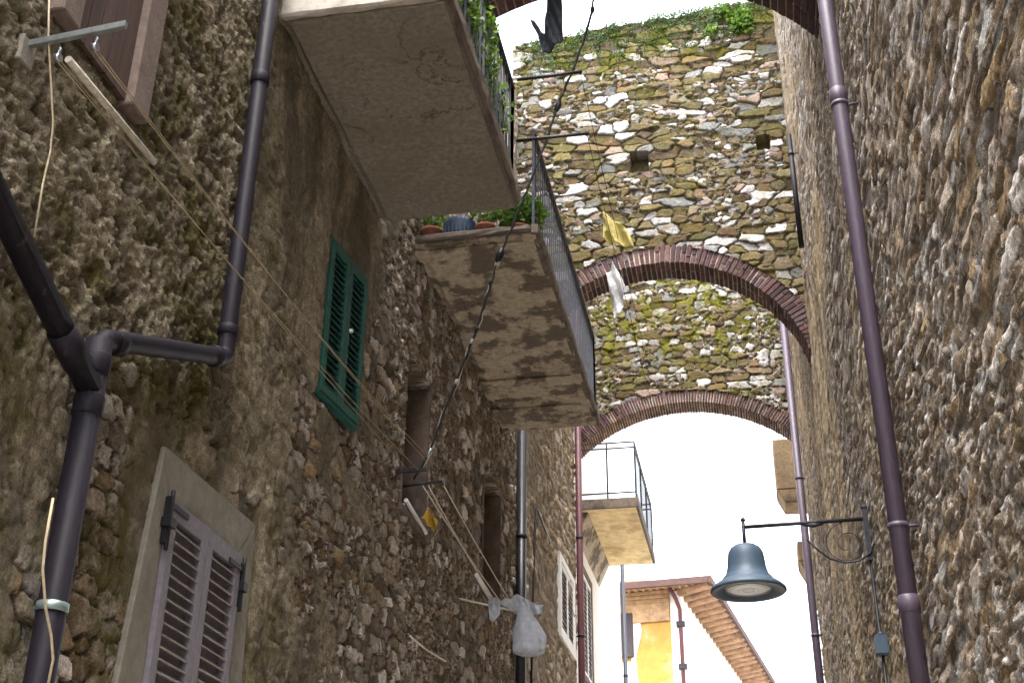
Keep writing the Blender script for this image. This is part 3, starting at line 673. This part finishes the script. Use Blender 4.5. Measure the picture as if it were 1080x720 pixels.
mb.tube([(cn.x - .25, YF - .35, zt - .02), (cn.x - .1, YF - .2, zt - .3), (cn.x - .02, YF - .12, zt - .55), (cn.x - .02, YF - .12, 0)], .055, 10); mb.build('pipe', M['pvcred'], dp)
for z_ in (zt - 1.0, zt - 2.1):
    mb = MB(); mb.box(cn.x - .13, cn.x + .09, YF - .21, YF - .02, z_, z_ + .12); mb.build('clamp', M['iron'], dp)

# ================================================================== DRAINPIPES
def pipe_thing(label, mat, paths, rad, clamps=(), socks=(), cmat=None, n=14):
    """paths: list of polylines; clamps: (point, axis); socks: wider collars"""
    root = thing('drainpipe', label, 'drainpipe', 'drainpipes')
    for p_ in paths:
        mb_ = MB(); mb_.tube(p_, rad, n); mb_.build('pipe', mat, root)
    for (p_, d) in socks:
        mb_ = MB(); p_ = Vector(p_); d = Vector(d); mb_.tube([p_ - d, p_ - d * .9, p_ + d * .9, p_ + d], [rad * 1.02, rad * 1.13, rad * 1.13, rad * 1.02], n); mb_.build('collar', mat, root)
    for (p_, d, side) in clamps:
        mb_ = MB(); p_ = Vector(p_); d = Vector(d); mb_.tube([p_ - d, p_ + d], rad * 1.12, n)
        sdv = Vector(side); mb_.tube([p_, p_ + sdv], .009, 6); mb_.build('clamp', cmat or M['iron'], root)
    return root
def bend(pts, r=.07, k=5):
    pts = [Vector(p) for p in pts]; out = [pts[0]]
    for i in range(1, len(pts) - 1):
        a = (pts[i - 1] - pts[i]).normalized(); b_ = (pts[i + 1] - pts[i]).normalized(); p0 = pts[i] + a * r; p1 = pts[i] + b_ * r
        for j in range(k + 1):
            t = j / k; out.append(p0 * (1 - t) ** 2 + pts[i] * 2 * t * (1 - t) + p1 * t * t)
    return out + [pts[-1]]
px = LX + .11
T0 = on_x(284, 0, px); T1 = on_x(238, 378, px); H1 = on_x(113, 362, px); L0 = on_x(97, 400, px); L1 = on_x(42, 720, px); D0 = on_x(-20, 175, px)
yA = (T0.y + T1.y) / 2; yL = (L0.y + L1.y) / 2
pl_ = thing('drainpipe', 'dark purple drainpipe with a diagonal branch joining it on the left wall', 'drainpipe', 'drainpipes')
mb = MB(); mb.tube(bend([(px, yA, 13), (px, yA, T1.z), (px, yL + .02, H1.z), (px, yL, H1.z - .14)], .05), .049, 16); mb.build('pipe', M['pvcdark'], pl_)
mb = MB(); mb.tube([(px, yL, H1.z - .02), (px, yL, 0)], .058, 16); mb.build('pipe', M['pvcdark'], pl_)
dd = (Vector((px, D0.y, D0.z)) - Vector((px, yL, L0.z - .05)))
mb = MB(); mb.tube([(px, yL, L0.z - .05), Vector((px, yL, L0.z - .05)) + dd * 5], .056, 16); mb.build('pipe', M['pvcdark'], pl_)
for p_, d in (((px, yA, T1.z + .16), (0, 0, .03)), ((px, yA - .12, T1.z + (H1.z - T1.z) * .1), (0, .03, .012)), ((px, yL + .14, H1.z + .04), (0, .03, .012)), ((px, yL, L0.z - .12), (0, 0, .05)), ((px, yL, L0.z + .07), (0, 0, .05)), ((px, yA, 6.55), (0, 0, .04))):
    mb = MB(); p_ = Vector(p_); d = Vector(d); r_ = .058 if abs(d.z) < .029 or p_.z > 4.5 else .065; mb.tube([p_ - d, p_ - d * .8, p_ + d * .8, p_ + d], [r_ - .006, r_, r_, r_ - .006], 16); mb.build('collar', M['pvcdark'], pl_)
mb = MB(); q_ = Vector((px, yL, L0.z - .05)) + dd.normalized() * .24; dn = dd.normalized(); mb.tube([q_ - dn * .09, q_ + dn * .09], .063, 16); mb.build('collar', M['pvcdark'], pl_)
for z_ in (3.82, 2.95):
    mb = MB(); mb.tube([(px, yL, z_ - .018), (px, yL, z_ + .018)], .064, 16); mb.tube([(px, yL, z_), (LX, yL, z_)], .01, 6); mb.build('clamp', M['cap'], pl_)

rxp = RX - .11
a = on_x(872, 0, rxp); b_ = on_x(968, 720, rxp); yr = (a.y + b_.y) / 2
pipe_thing('large purple drainpipe running full height up the right wall beside the lamp', M['pvcpurp'], [[(rxp, yr, 13.8), (rxp, yr, 0)]], .053,
           [((rxp, yr, on_x(945, 565, rxp).z), (0, 0, .015), (.12, 0, 0)), ((rxp, yr, on_x(886, 105, rxp).z), (0, 0, .015), (.12, 0, 0))],
           [((rxp, yr, on_x(885, 92, rxp).z), (0, 0, .06)), ((rxp, yr, on_x(958, 640, rxp).z), (0, 0, .05))], M['pvcpurp'], 18)
a = on_x(830, 345, RX - .09); b_ = on_x(872, 720, RX - .09)
pipe_thing('slim purple drainpipe at the far end of the right wall, against the sky', M['pvcpurp'], [[(RX - .09, 19.3, 13), (RX - .09, 19.3, 0)]], .06,
           [((RX - .09, 19.3, z_), (0, 0, .02), (.1, 0, 0)) for z_ in (6.5, 9.0)], (), M['pvcpurp'])
pipe_thing('thin dark pipe high on the right wall next to the mossy arch', M['pvcdark'], [[(RX - .09, 12.75, on_x(834, 80, RX - .07).z), (RX - .09, 12.75, on_x(848, 228, RX - .07).z)]], .03,
           [((RX - .09, 12.75, 10.6), (0, 0, .03), (.12, 0, 0))], (), M['iron'])
a = on_x(542, 500, LX + .1)
pipe_thing('straight black drainpipe below the far end of the peeling balcony', M['pvcblack'], [[(LX + .1, 14.42, 8.1), (LX + .1, 14.42, 0)]], .062, [((LX + .1, 14.42, z_), (0, 0, .02), (-.12, 0, 0)) for z_ in (5.2, 6.6)], ())
pipe_thing('dark red drainpipe at the corner before the white house', M['pvcred'], [[(LX + .1, 19.55, 13), (LX + .1, 19.55, 0)]], .055, [((LX + .1, 19.55, z_), (0, 0, .02), (-.12, 0, 0)) for z_ in (6.7, 8.3)], ())
pipe_thing('thin grey drainpipe at the far edge of the white house', M['irong'], [[(LX + .08, 26.3, on_x(650, 560, LX + .08).z), (LX + .08, 26.3, 0)]], .045, [((LX + .08, 26.3, z_), (0, 0, .02), (-.1, 0, 0)) for z_ in (7.6,)], ())

# ================================================================== STREET LAMP
LY = 9.7
lp = thing('street_lamp', 'blue grey bell shaped street lamp on a wall bracket', 'street lamp', None, (RX, LY, 4.94))
def lpart(mb_, n, mt, par=None):
    mb_.bm.transform(Matrix.Translation((-RX, -LY, -4.94))) if par is None else None
    return mb_.build(n, mt, par or lp)
xe = -.035
mb = MB(); mb.tube([(RX - .03, LY, 4.955), (xe, LY, 4.94)], .0155, 10)
mb.tube([(xe, LY, 4.99), (xe, LY, 4.78)], .014, 10); mb.tube([(xe, LY, 4.985), (xe, LY, 5.0), (xe, LY, 5.02)], [.014, .022, .008], 10)
mb.box(RX - .07, RX - .03, LY - .025, LY + .025, 4.62, 5.03); mb.tube([(RX - .05, LY, 5.02), (RX - .05, LY, 5.05), (RX - .05, LY, 5.07)], [.02, .026, .01], 10)
mb.tube([(.42, LY, 4.93), (.5, LY, 4.925), (.58, LY, 4.93)], [.008, .02, .008], 8)
br_ = lpart(mb, 'bracket', M['iron'])
mb = MB(); pts = []
c0 = on_y(893, 570, LY)
for k in range(46):
    t = k / 45; an = R_(95) + t * R_(560); rr = .175 * (1 - t * .78)
    pts.append((c0.x + rr * math.cos(an), LY, 4.76 + rr * math.sin(an)))
mb.tube(pts, .0042, 8); lpart(mb, 'scroll', M['iron'])
mb = MB(); pts = [on_y(*p_, LY - .03) for p_ in ((851, 568), (862, 579), (876, 589), (892, 593), (906, 591), (918, 583), (924, 568), (921, 552))]
mb.tube(pts, .008, 8); lpart(mb, 'cable', M['black'])
mb = MB(); cx = (xe, LY, 4.42)
mb.lathe([(.0, .378), (.05, .376), (.085, .366), (.115, .345), (.135, .31), (.143, .26), (.15, .19), (.165, .135), (.19, .105), (.195, .1), (.197, .088), (.225, .07), (.262, .045), (.288, .018), (.292, .004), (.284, -.004), (.262, .0), (.18, .022), (.172, .03), (.0, .03)], cx, 56)
sh = lpart(mb, 'lamp_shade', M['lampm'])
mb = MB(); mb.lathe([(.0, .012), (.10, .008), (.15, .012), (.176, .026), (.176, .032), (.0, .034)], cx, 48); lpart(mb, 'lens', M['pane'])
mb = MB()
for k in range(5): mb.tube([(cx[0] + .17 * math.cos(t * 2 * math.pi / 32) * (1 - .18 * k), LY + .17 * math.sin(t * 2 * math.pi / 32) * (1 - .18 * k), 4.42 + .013 - .0004 * k) for t in range(33)], .0035, 6, False)
lpart(mb, 'lens_ring', M['galv'])
xw = RX - .045
mb = MB(); mb.tube([(xw - .005, LY, 4.62), (xw, LY, 0)], .012, 8); lpart(mb, 'conduit', M['black'])
zbx = on_y(936, 680, LY).z
mb = MB(); mb.box(xw - .05, xw + .045, LY - .045, LY + .04, zbx - .075, zbx + .075); mb.bevel(.01, 2); mb.tube([(xw, LY, zbx + .07), (xw, LY, zbx + .1)], .018, 8); lpart(mb, 'junction_box', M['lampm'])

# ================================================================== CLOTHESLINES
def sag(a, b_, s_=.0, n=16):
    a = Vector(a); b_ = Vector(b_); return [a.lerp(b_, i / n) + Vector((0, 0, -s_ * 4 * (i / n) * (1 - i / n))) for i in range(n + 1)]
cl = thing('clothesline', 'long double clothesline on a grey metal bar crossing the wall past the green shutters', 'clothesline', 'clotheslines')
wa = on_x(20, 50, LX); ya = wa.y
tip = on_y(133, 27, ya); root_ = on_y(20, 51, ya)
mb = MB(); mb.hexa([root_ + Vector((-.05, -.012, -.012)), tip + Vector((0, -.012, -.012)), tip + Vector((0, .012, -.012)), root_ + Vector((-.05, .012, -.012)),
                    root_ + Vector((-.05, -.012, .02)), tip + Vector((0, -.012, .02)), tip + Vector((0, .012, .02)), root_ + Vector((-.05, .012, .02))]); mb.bevel(.002); mb.build('bar', M['galv'], cl)
mb = MB(); mb.box(LX - .02, LX + .05, ya - .05, ya + .05, wa.z - .1, wa.z + .03); mb.bevel(.006); mb.build('wall_plate', M['band'], cl)
pA = on_y(62, 57, ya + .02); pB = on_y(101, 46, ya + .02)
for p_ in (pA, pB):
    mb = MB(); mb.tube([p_ + Vector((0, 0, .03)), p_ - Vector((0, 0, .01))], .008, 6); mb.tube([p_ + Vector((-.012, 0, -.02)), p_ + Vector((.012, 0, -.02))], .018, 12); mb.build('pulley', M['galv'], cl)
# far bracket beside the first recess
yb = 9.32
E1 = on_y(404, 497, yb); E2 = on_y(447, 493, yb)
mb = MB(); mb.box(LX - .1, E2.x + .03, yb - .012, yb + .012, E1.z - .02, E1.z + .005); mb.build('bar', M['iron'], cl)
zE = E1.z - .01
ends = [on_z(386, 489, zE), on_z(403, 489, zE), on_z(427, 489, zE), on_z(430, 487, zE)]
for i, e_ in enumerate(ends):
    s0 = pA if i < 2 else pB
    e_.y = yb; e_.z = zE
    e_.x = [LX + .12, LX + .2, LX + .33, LX + .38][i]
    mb = MB(); mb.tube(sag(s0 + Vector((.0, .0, -.02 + (-.018 if i % 2 else .0))), e_, .03 + .015 * i), .0028, 5); mb.build('rope', M['rope'], cl)
t1_ = on_x(150, 160, pA.x + .01)
tp = thing('roller_tube', 'cream plastic tube threaded on the clothesline beside the top left window', 'tube')
mb = MB(); d_ = (ends[0] - pA).normalized(); mb.tube([pA + d_ * .04 + Vector((.02, 0, 0)), pA + d_ * .86 + Vector((.02, 0, 0))], .016, 10); mb.build('tube', M['tubew'], tp)

c2 = thing('clothesline', 'pale clothesline pulled from the iron bracket down to the grey hanging bag', 'clothesline', 'clotheslines')
yc = 9.62
F1_ = on_y(425, 511, yc); F2_ = on_y(467, 506, yc)
mb = MB(); mb.tube([(LX - .08, yc, F1_.z - .015), (F2_.x, yc, F2_.z - .01)], .012, 8); mb.tube([F2_ + Vector((0, 0, -.01)), F2_ + Vector((0, 0, -.05))], .01, 6); mb.build('bracket', M['iron'], c2)
G = [on_x(545, 645, LX + .55), on_x(520, 630, LX + .36), on_x(532, 640, LX + .42)]
S_ = [F2_ + Vector((0, 0, -.03)), on_y(452, 512, yc), on_y(446, 512, yc)]
for i in range(3):
    mb = MB(); mb.tube(sag(S_[i], G[i], .02), .0055, 6); mb.build('rope', M['ropew'], c2)
a = on_x(553, 652, LX + .5)
pE = on_x(540, 640, LX + .04)
mb = MB(); mb.tube([(LX - .02, G[1].y, G[1].z + .02), (G[0].x, G[0].y, G[0].z + .005)], .01, 8); mb.build('bracket', M['ropew'], c2)
t2 = thing('roller_tube', 'short white tube on the clothesline under the iron bracket', 'tube')
mb = MB(); mb.tube([on_y(428, 527, yc - .05), on_y(449, 562, yc + .5)], .018, 10); mb.build('tube', M['whitep'], t2)
t3 = thing('roller_tube', 'short white tube on the clothesline just above the grey bag', 'tube')
mb = MB(); g_ = (G[1] - S_[1]).normalized(); mb.tube([G[1] - g_ * .5 + Vector((-.02, 0, -.02)), G[1] + Vector((-.02, 0, -.02))], .02, 10); mb.build('tube', M['whitep'], t3)

# cloths and bags --------------------------------------------------------
def blob_cloth(name, label, cat, outline, Y, mat, thick=.03, seed=1, par=None, wr=.02, sub=3):
    """a filled outline at its own distance, puffed and creased into a body"""
    rnd = random.Random(seed); pts = [on_y(px_, py_, Y) for px_, py_ in outline]
    cx_ = sum(p_.x for p_ in pts) / len(pts); cz_ = sum(p_.z for p_ in pts) / len(pts)
    bm = bmesh.new(); F = [bm.verts.new(p_) for p_ in pts]; bm.faces.new(F)
    bmesh.ops.triangulate(bm, faces=bm.faces)
    for _ in range(sub + 1): bmesh.ops.subdivide_edges(bm, edges=list(bm.edges), cuts=1, use_grid_fill=True)
    for f in list(bm.faces):
        if len(f.verts) > 3: bmesh.ops.triangulate(bm, faces=[f])
    bd = {v for e_ in bm.edges if e_.is_boundary for v in e_.verts}
    for v in bm.verts:
        n_ = float(fbm(np.array(v.co.x * 12 + v.co.z * 3 + seed), np.array(v.co.z * 5), seed, 3)) - .5 + .3 * math.sin(v.co.x * 46 + v.co.z * 14 + seed)
        v.co.y += 2 * wr * n_
    r = bmesh.ops.extrude_face_region(bm, geom=list(bm.faces))
    for v in [g for g in r['geom'] if isinstance(g, bmesh.types.BMVert)]:
        v.co.y += .004
    inner = [v for v in bm.verts]
    bnd = [v.co.copy() for v in bd]
    for v in inner:
        dm = min((Vector((v.co.x - c_.x, 0, v.co.z - c_.z)).length for c_ in bnd), default=0)
        sg = 1 if any(g is v for g in ()) else None
        v.co.y += 0
    for v in [g for g in r['geom'] if isinstance(g, bmesh.types.BMVert)]:
        dm = min(Vector((v.co.x - c_.x, 0, v.co.z - c_.z)).length for c_ in bnd); v.co.y += thick * min(1, dm / .06)
    bmesh.ops.recalc_face_normals(bm, faces=bm.faces)
    for f in bm.faces: f.smooth = True
    me = bpy.data.meshes.new(name); bm.to_mesh(me); bm.free(); o = link(name, me, mat)
    return tag(o, label, cat)
# arms on the rail of the far balcony with their lines
zr = 8.80; arms = []
ar = thing('clothesline', 'two dark iron arms reaching from the balcony rail with thin lines along the alley', 'clothesline', 'clotheslines')
for (pa, pb_) in (((549, 84), (612, 76)), ((548, 148), (619, 141))):
    a = on_x(pa[0], pa[1], OX); yq = a.y
    t_ = on_y(pb_[0], pb_[1], yq); mb = MB(); mb.tube([(OX - .03, yq, a.z), (t_.x, yq, t_.z)], .014, 8); mb.tube([(t_.x, yq, t_.z - .015), (t_.x, yq, t_.z + .03)], .016, 8); mb.build('bar', M['iron'], ar); arms.append(Vector((t_.x, yq, t_.z)))
yyel, ywh = 11.4, 12.4
for i, a in enumerate(arms):
    mb = MB(); mb.tube(sag(a, (a.x + .02, 14.4, a.z + .1), .05), .003, 5); mb.build('rope', M['iron'], ar)
o = blob_cloth('cloth', 'yellow cloth blowing from a line in front of the mossy brick arch', 'cloth', [(636, 224), (643, 228), (652, 234), (660, 242), (666, 252), (669, 262), (660, 260), (650, 256), (641, 255), (636, 253), (639, 244), (638, 234)], yyel, M['yel'], .05, 3, wr=.05)
o = blob_cloth('plastic_sheet', 'torn white plastic strip dangling in front of the left end of the brick arch', 'plastic', [(646, 277), (650, 284), (654, 289), (659, 300), (656, 303), (658, 311), (657, 322), (654, 333), (648, 336), (646, 326), (648, 316), (645, 308), (647, 301), (641, 297), (640, 290), (644, 285)], ywh, M['plas'], .05, 5, wr=.06)
o = blob_cloth('garment', 'dark garment hanging against the sky strip at the top', 'garment', [(577, -6), (592, -6), (592, 8), (590, 20), (593, 34), (594, 42), (584, 50), (573, 58), (570, 48), (568, 40), (562, 30), (560, 24), (564, 22), (568, 28), (571, 34), (576, 36), (580, 33), (578, 26), (580, 16), (580, 6)], 8.75, M['dark'], .07, 7, wr=.04)
# grey bag
bg_ = thing('bag', 'grey translucent plastic bag knotted on the clothesline end', 'bag')
YB = G[0].y - .02
c0 = on_y(558, 634, YB); c1 = on_y(556, 692, YB); rad_ = (on_y(572, 670, YB) - on_y(542, 670, YB)).length / 2
bm = bmesh.new(); bmesh.ops.create_uvsphere(bm, u_segments=36, v_segments=24, radius=1)
Hh = (c0.z - c1.z)
for v in bm.verts:
    t = (v.co.z + 1) / 2; a_ = math.atan2(v.co.y, v.co.x)
    prof = .22 + .86 * (1 - sst(.25, 1.02, t)) + .06 * math.sin(t * 3)
    n_ = float(fbm(np.array(a_ * 2.2 + 9), np.array(t * 4), 3, 3)) - .5
    k = math.sqrt(max(0, v.co.x ** 2 + v.co.y ** 2)); k = min(1, k * 1.9)
    rr = rad_ * float(prof) * k * (1 + .4 * n_ + .10 * math.sin(a_ * 7 + t * 6) * t)
    v.co = Vector((c0.x - .07 * t * t + rr * math.cos(a_), YB + rr * .75 * math.sin(a_), c1.z + t * Hh + .02 * n_))
for f in bm.faces: f.smooth = True
me = bpy.data.meshes.new('sack'); bm.to_mesh(me); bm.free(); link('sack', me, M['bag'], bg_)
o1 = blob_cloth('handle', None, None, [(535, 632), (545, 627), (556, 630), (566, 638), (573, 637), (566, 644), (571, 648), (560, 648), (552, 644), (543, 646), (533, 640), (522, 634)], YB, M['bag'], .05, 11, wr=.06); o1.parent = bg_
o = blob_cloth('cloth', 'small grey rag hanging behind the grey bag', 'cloth', [(515, 633), (522, 629), (528, 634), (527, 646), (520, 656), (516, 652)], G[1].y, M['bag'], .02, 12, wr=.03)
o = blob_cloth('cloth', 'small ochre yellow rag on the line under the iron bracket', 'cloth', [(449, 533), (452, 535), (453, 540), (457, 541), (458, 546), (462, 549), (460, 552), (461, 557), (457, 554), (455, 558), (452, 552), (450, 554), (448, 547), (446, 549), (447, 541)], yc + .3, M['peg'], .05, 13, wr=.08)
mb = MB(); mb.lathe([(.001, 0), (.035, .004), (.045, .03), (.043, .10), (.03, .13), (.014, .145), (.013, .17), (.001, .171)], on_y(424, 551, yc - .06), 20); mb.rough(.003, 2); tag(mb.build('plastic_bottle', M['plas']), 'small pale blue plastic bottle tied under the iron bracket', 'bottle')

# long cord with knots from the near arch down to the iron bracket
cd = thing('cord', 'long knotted cord dangling past the balconies down to the iron bracket', 'cord')
cp = [(628, -8), (620, 30), (604, 75), (590, 105), (576, 150), (560, 190), (546, 225), (530, 262), (522, 285), (510, 325), (498, 360), (486, 390), (470, 430), (452, 478), (436, 505)]
Ys = np.linspace(8.9, 9.55, len(cp)); Pc = [on_y(p_[0], p_[1], float(y_)) for p_, y_ in zip(cp, Ys)]
rnd = random.Random(4)
mb = MB(); fine_ = []
for i in range(len(Pc) - 1):
    for k in range(6): fine_.append(Pc[i].lerp(Pc[i + 1], k / 6) + Vector((rnd.uniform(-.006, .006), rnd.uniform(-.006, .006), 0)))
fine_.append(Pc[-1]); mb.tube(fine_, [.008 + .006 * rnd.random() for _ in fine_], 6); mb.build('rope', M['iron'], cd)
mb = MB(); mb.tube([p_ + Vector((.02 * math.sin(i * .55), .01, .0)) for i, p_ in enumerate(fine_[42:])], .003, 5); mb.build('string', M['ropew'], cd)
for (i, r_, mt) in ((3, .022, 'iron'), (19, .03, 'iron'), (17, .02, 'stem'), (44, .036, 'black'), (46, .024, 'plas'), (50, .018, 'black'), (58, .02, 'black'), (60, .016, 'plas'), (68, .018, 'plas'), (78, .022, 'galv')):
    p_ = fine_[min(i, len(fine_) - 1)]; d_ = (fine_[min(i + 1, len(fine_) - 1)] - fine_[max(0, min(i, len(fine_) - 1) - 1)]).normalized()
    mb = MB(); mb.tube([p_ - d_ * r_ * 2.2, p_ - d_ * r_, p_, p_ + d_ * r_ * 1.2, p_ + d_ * r_ * 2], [r_ * .3, r_ * .9, r_, r_ * .7, r_ * .25], 9); mb.rough(.003, i); mb.build('knot', M[mt], cd)

# cables -----------------------------------------------------------------
cb = MB(); pts = [on_x(px_, py_, LX + .13) for px_, py_ in ((52, -10), (51, 40), (54, 90), (56, 130), (53, 160), (45, 195), (36, 250))]
cb.tube(pts, .0045, 6); tag(cb.build('cable', M['cable']), 'cream cable hanging in front of the metal bar, top left', 'cable', 'loose cables')
cb = MB(); pts = [on_x(px_, py_, LX + .18) for px_, py_ in ((56, 525), (48, 570), (45, 600), (48, 640), (54, 670), (56, 695), (50, 725))]
cb.tube(pts, .006, 6); tag(cb.build('cable', M['cable']), 'cream cable curving down beside the lower end of the dark drainpipe', 'cable', 'loose cables')
cb = MB(); pts = [on_x(px_, py_, LX + .05) for px_, py_ in ((580, 572), (570, 545), (566, 535), (564, 560), (562, 640), (560, 730))]
cb.tube(pts, .014, 6); tag(cb.build('cable', M['black']), 'black cable with a hooked top on the pale stone wall', 'cable', 'loose cables')
cb = MB(); cb.tube([on_x(432, 670, LX + .07), on_x(450, 685, LX + .07), on_x(470, 697, LX + .07)], .008, 6); tag(cb.build('cable', M['ropew']), 'short pale cord stretched on the dark rubble below the rope bracket', 'cable', 'loose cables')

# ================================================================== PLANTS
def leaves(mb_, c, r, n, size, rnd, droop=0.0):
    for _ in range(n):
        while True:
            d = Vector((rnd.uniform(-1, 1), rnd.uniform(-1, 1), rnd.uniform(-1, 1)))
            if .15 < d.length < 1: break
        p_ = Vector(c) + Vector((d.x * r[0], d.y * r[1], d.z * r[2] - droop * rnd.random()))
        ax = Vector((rnd.uniform(-1, 1), rnd.uniform(-1, 1), rnd.uniform(-.6, 1))).normalized()
        sd_ = ax.cross(Vector((rnd.uniform(-1, 1), rnd.uniform(-1, 1), rnd.uniform(-1, 1))))
        if sd_.length < .1: continue
        sd_.normalize(); up = ax.cross(sd_); L = size * rnd.uniform(.6, 1.3); w_ = L * rnd.uniform(.25, .4)
        v = [mb_.bm.verts.new(q_) for q_ in (p_, p_ + ax * L * .5 + sd_ * w_, p_ + ax * L - up * L * .15, p_ + ax * L * .5 - sd_ * w_, p_ + ax * L * .5 + up * L * .08)]
        for f in ((0, 1, 4), (1, 2, 4), (2, 3, 4), (3, 0, 4)): mb_.bm.faces.new([v[k] for k in f])
        mb_._mark(v)
def pot_plant(label, loc, r=.1, h=.17, fol=(.16, .16, .16), n=160, size=.07, potm='terra', seed=1, group='potted plants on the balconies', lm='leaf'):
    rnd = random.Random(seed); t = thing('potted_plant', label, 'plant', group, loc)
    mb_ = MB(); mb_.lathe([(r * .7, 0), (r * .95, h * .82), (r * 1.08, h * .83), (r * 1.1, h), (r * .95, h), (r * .93, h * .93), (.001, h * .92)], (0, 0, 0), 20); mb_.build('pot', M[potm], t)
    mb_ = MB()
    for k in range(7): mb_.tube([(0, 0, h * .9), (fol[0] * .5 * math.cos(k), fol[1] * .5 * math.sin(k * 1.3), h + fol[2] * 1.0)], .004, 5)
    mb_.build('stem', M['stem'], t)
    mb_ = MB(); leaves(mb_, (0, 0, h + fol[2] * .85), fol, n, size, rnd); mb_.build('foliage', M[lm], t)
    return t
zf = 7.737
pot_plant('small red pot with yellowish leaves by the wall end of the peeling balcony', on_y(455, 252, 9.5) * 1, .1, .15, (.13, .1, .12), 70, .07, seed=2).location = (on_y(455, 252, 9.55).x, 9.55, zf)
t = pot_plant('small brown pot right of the dark blue planter', (on_y(512, 248, 9.55).x, 9.55, zf), .09, .14, (.12, .1, .15), 80, .08, seed=3)
t = pot_plant('bushy bright green plant in the corner of the peeling balcony', (on_y(548, 246, 9.6).x, 9.6, zf), .1, .12, (.26, .16, .17), 520, .075, seed=4)
for i, (y_, zt_) in enumerate(((6.35, .55), (6.85, .5), (7.45, .5), (8.0, .42))):
    pot_plant(['leafy green plant behind the bars at the near end of the first balcony', 'second trailing green plant behind the near balcony bars', 'tall trailing green plant mid way along the near balcony bars', 'low green plant at the far corner of the near balcony'][i],
              (OX - .13, y_, 7.51), .11, .2, (.17, .26, [.55, .5, .5, .28][i]), [680, 520, 560, 260][i], .075, seed=20 + i)
# dark blue planter
t = thing('planter', 'dark blue ribbed planter standing between pots on the peeling balcony', 'planter', None, (on_y(485, 250, 9.6).x, 9.6, zf))
mb = MB(); mb.lathe([(.13, 0), (.15, .1), (.155, .2), (.14, .24), (.06, .255), (.001, .256)], (0, 0, 0), 24); mb.build('tub', plain('planter_blue', (.03, .05, .085), .2, 20, .5), t)
mb = MB()
for k in range(24): mb.box(.148 * math.cos(k * math.pi / 12) - .005, .148 * math.cos(k * math.pi / 12) + .005, .148 * math.sin(k * math.pi / 12) - .005, .148 * math.sin(k * math.pi / 12) + .005, .01, .225)
mb.build('rib', plain('planter_rib', (.05, .075, .11), .2, 20, .5), t)
# growth on the crest of the mossy arch wall
rnd = random.Random(9); zT = lambda x: 14.36 + .08 * (x - XC)
mb = MB()
for k in range(480):
    x = rnd.uniform(LX + .1, RX - .1); d = rnd.random() ** 1.5 * .75; leaves(mb, (x, 14.36, zT(x) - d), (.13, .05, .09), int(20 * (1 - d * .9)), .034, rnd)
tag(mb.build('ivy', M['ivy']), 'low creeping greenery along the top of the mossy arch wall', 'ivy')
mb = MB(); p0 = on_y(765, 22, 14.36)
for k in range(9): leaves(mb, (p0.x + rnd.uniform(-.28, .3), 14.33, p0.z + rnd.uniform(-.22, .22)), (.16, .08, .12), 60, .07, rnd)
tag(mb.build('shrub', M['leaf']), 'bright green weed tuft growing from the wall top, right side', 'shrub')
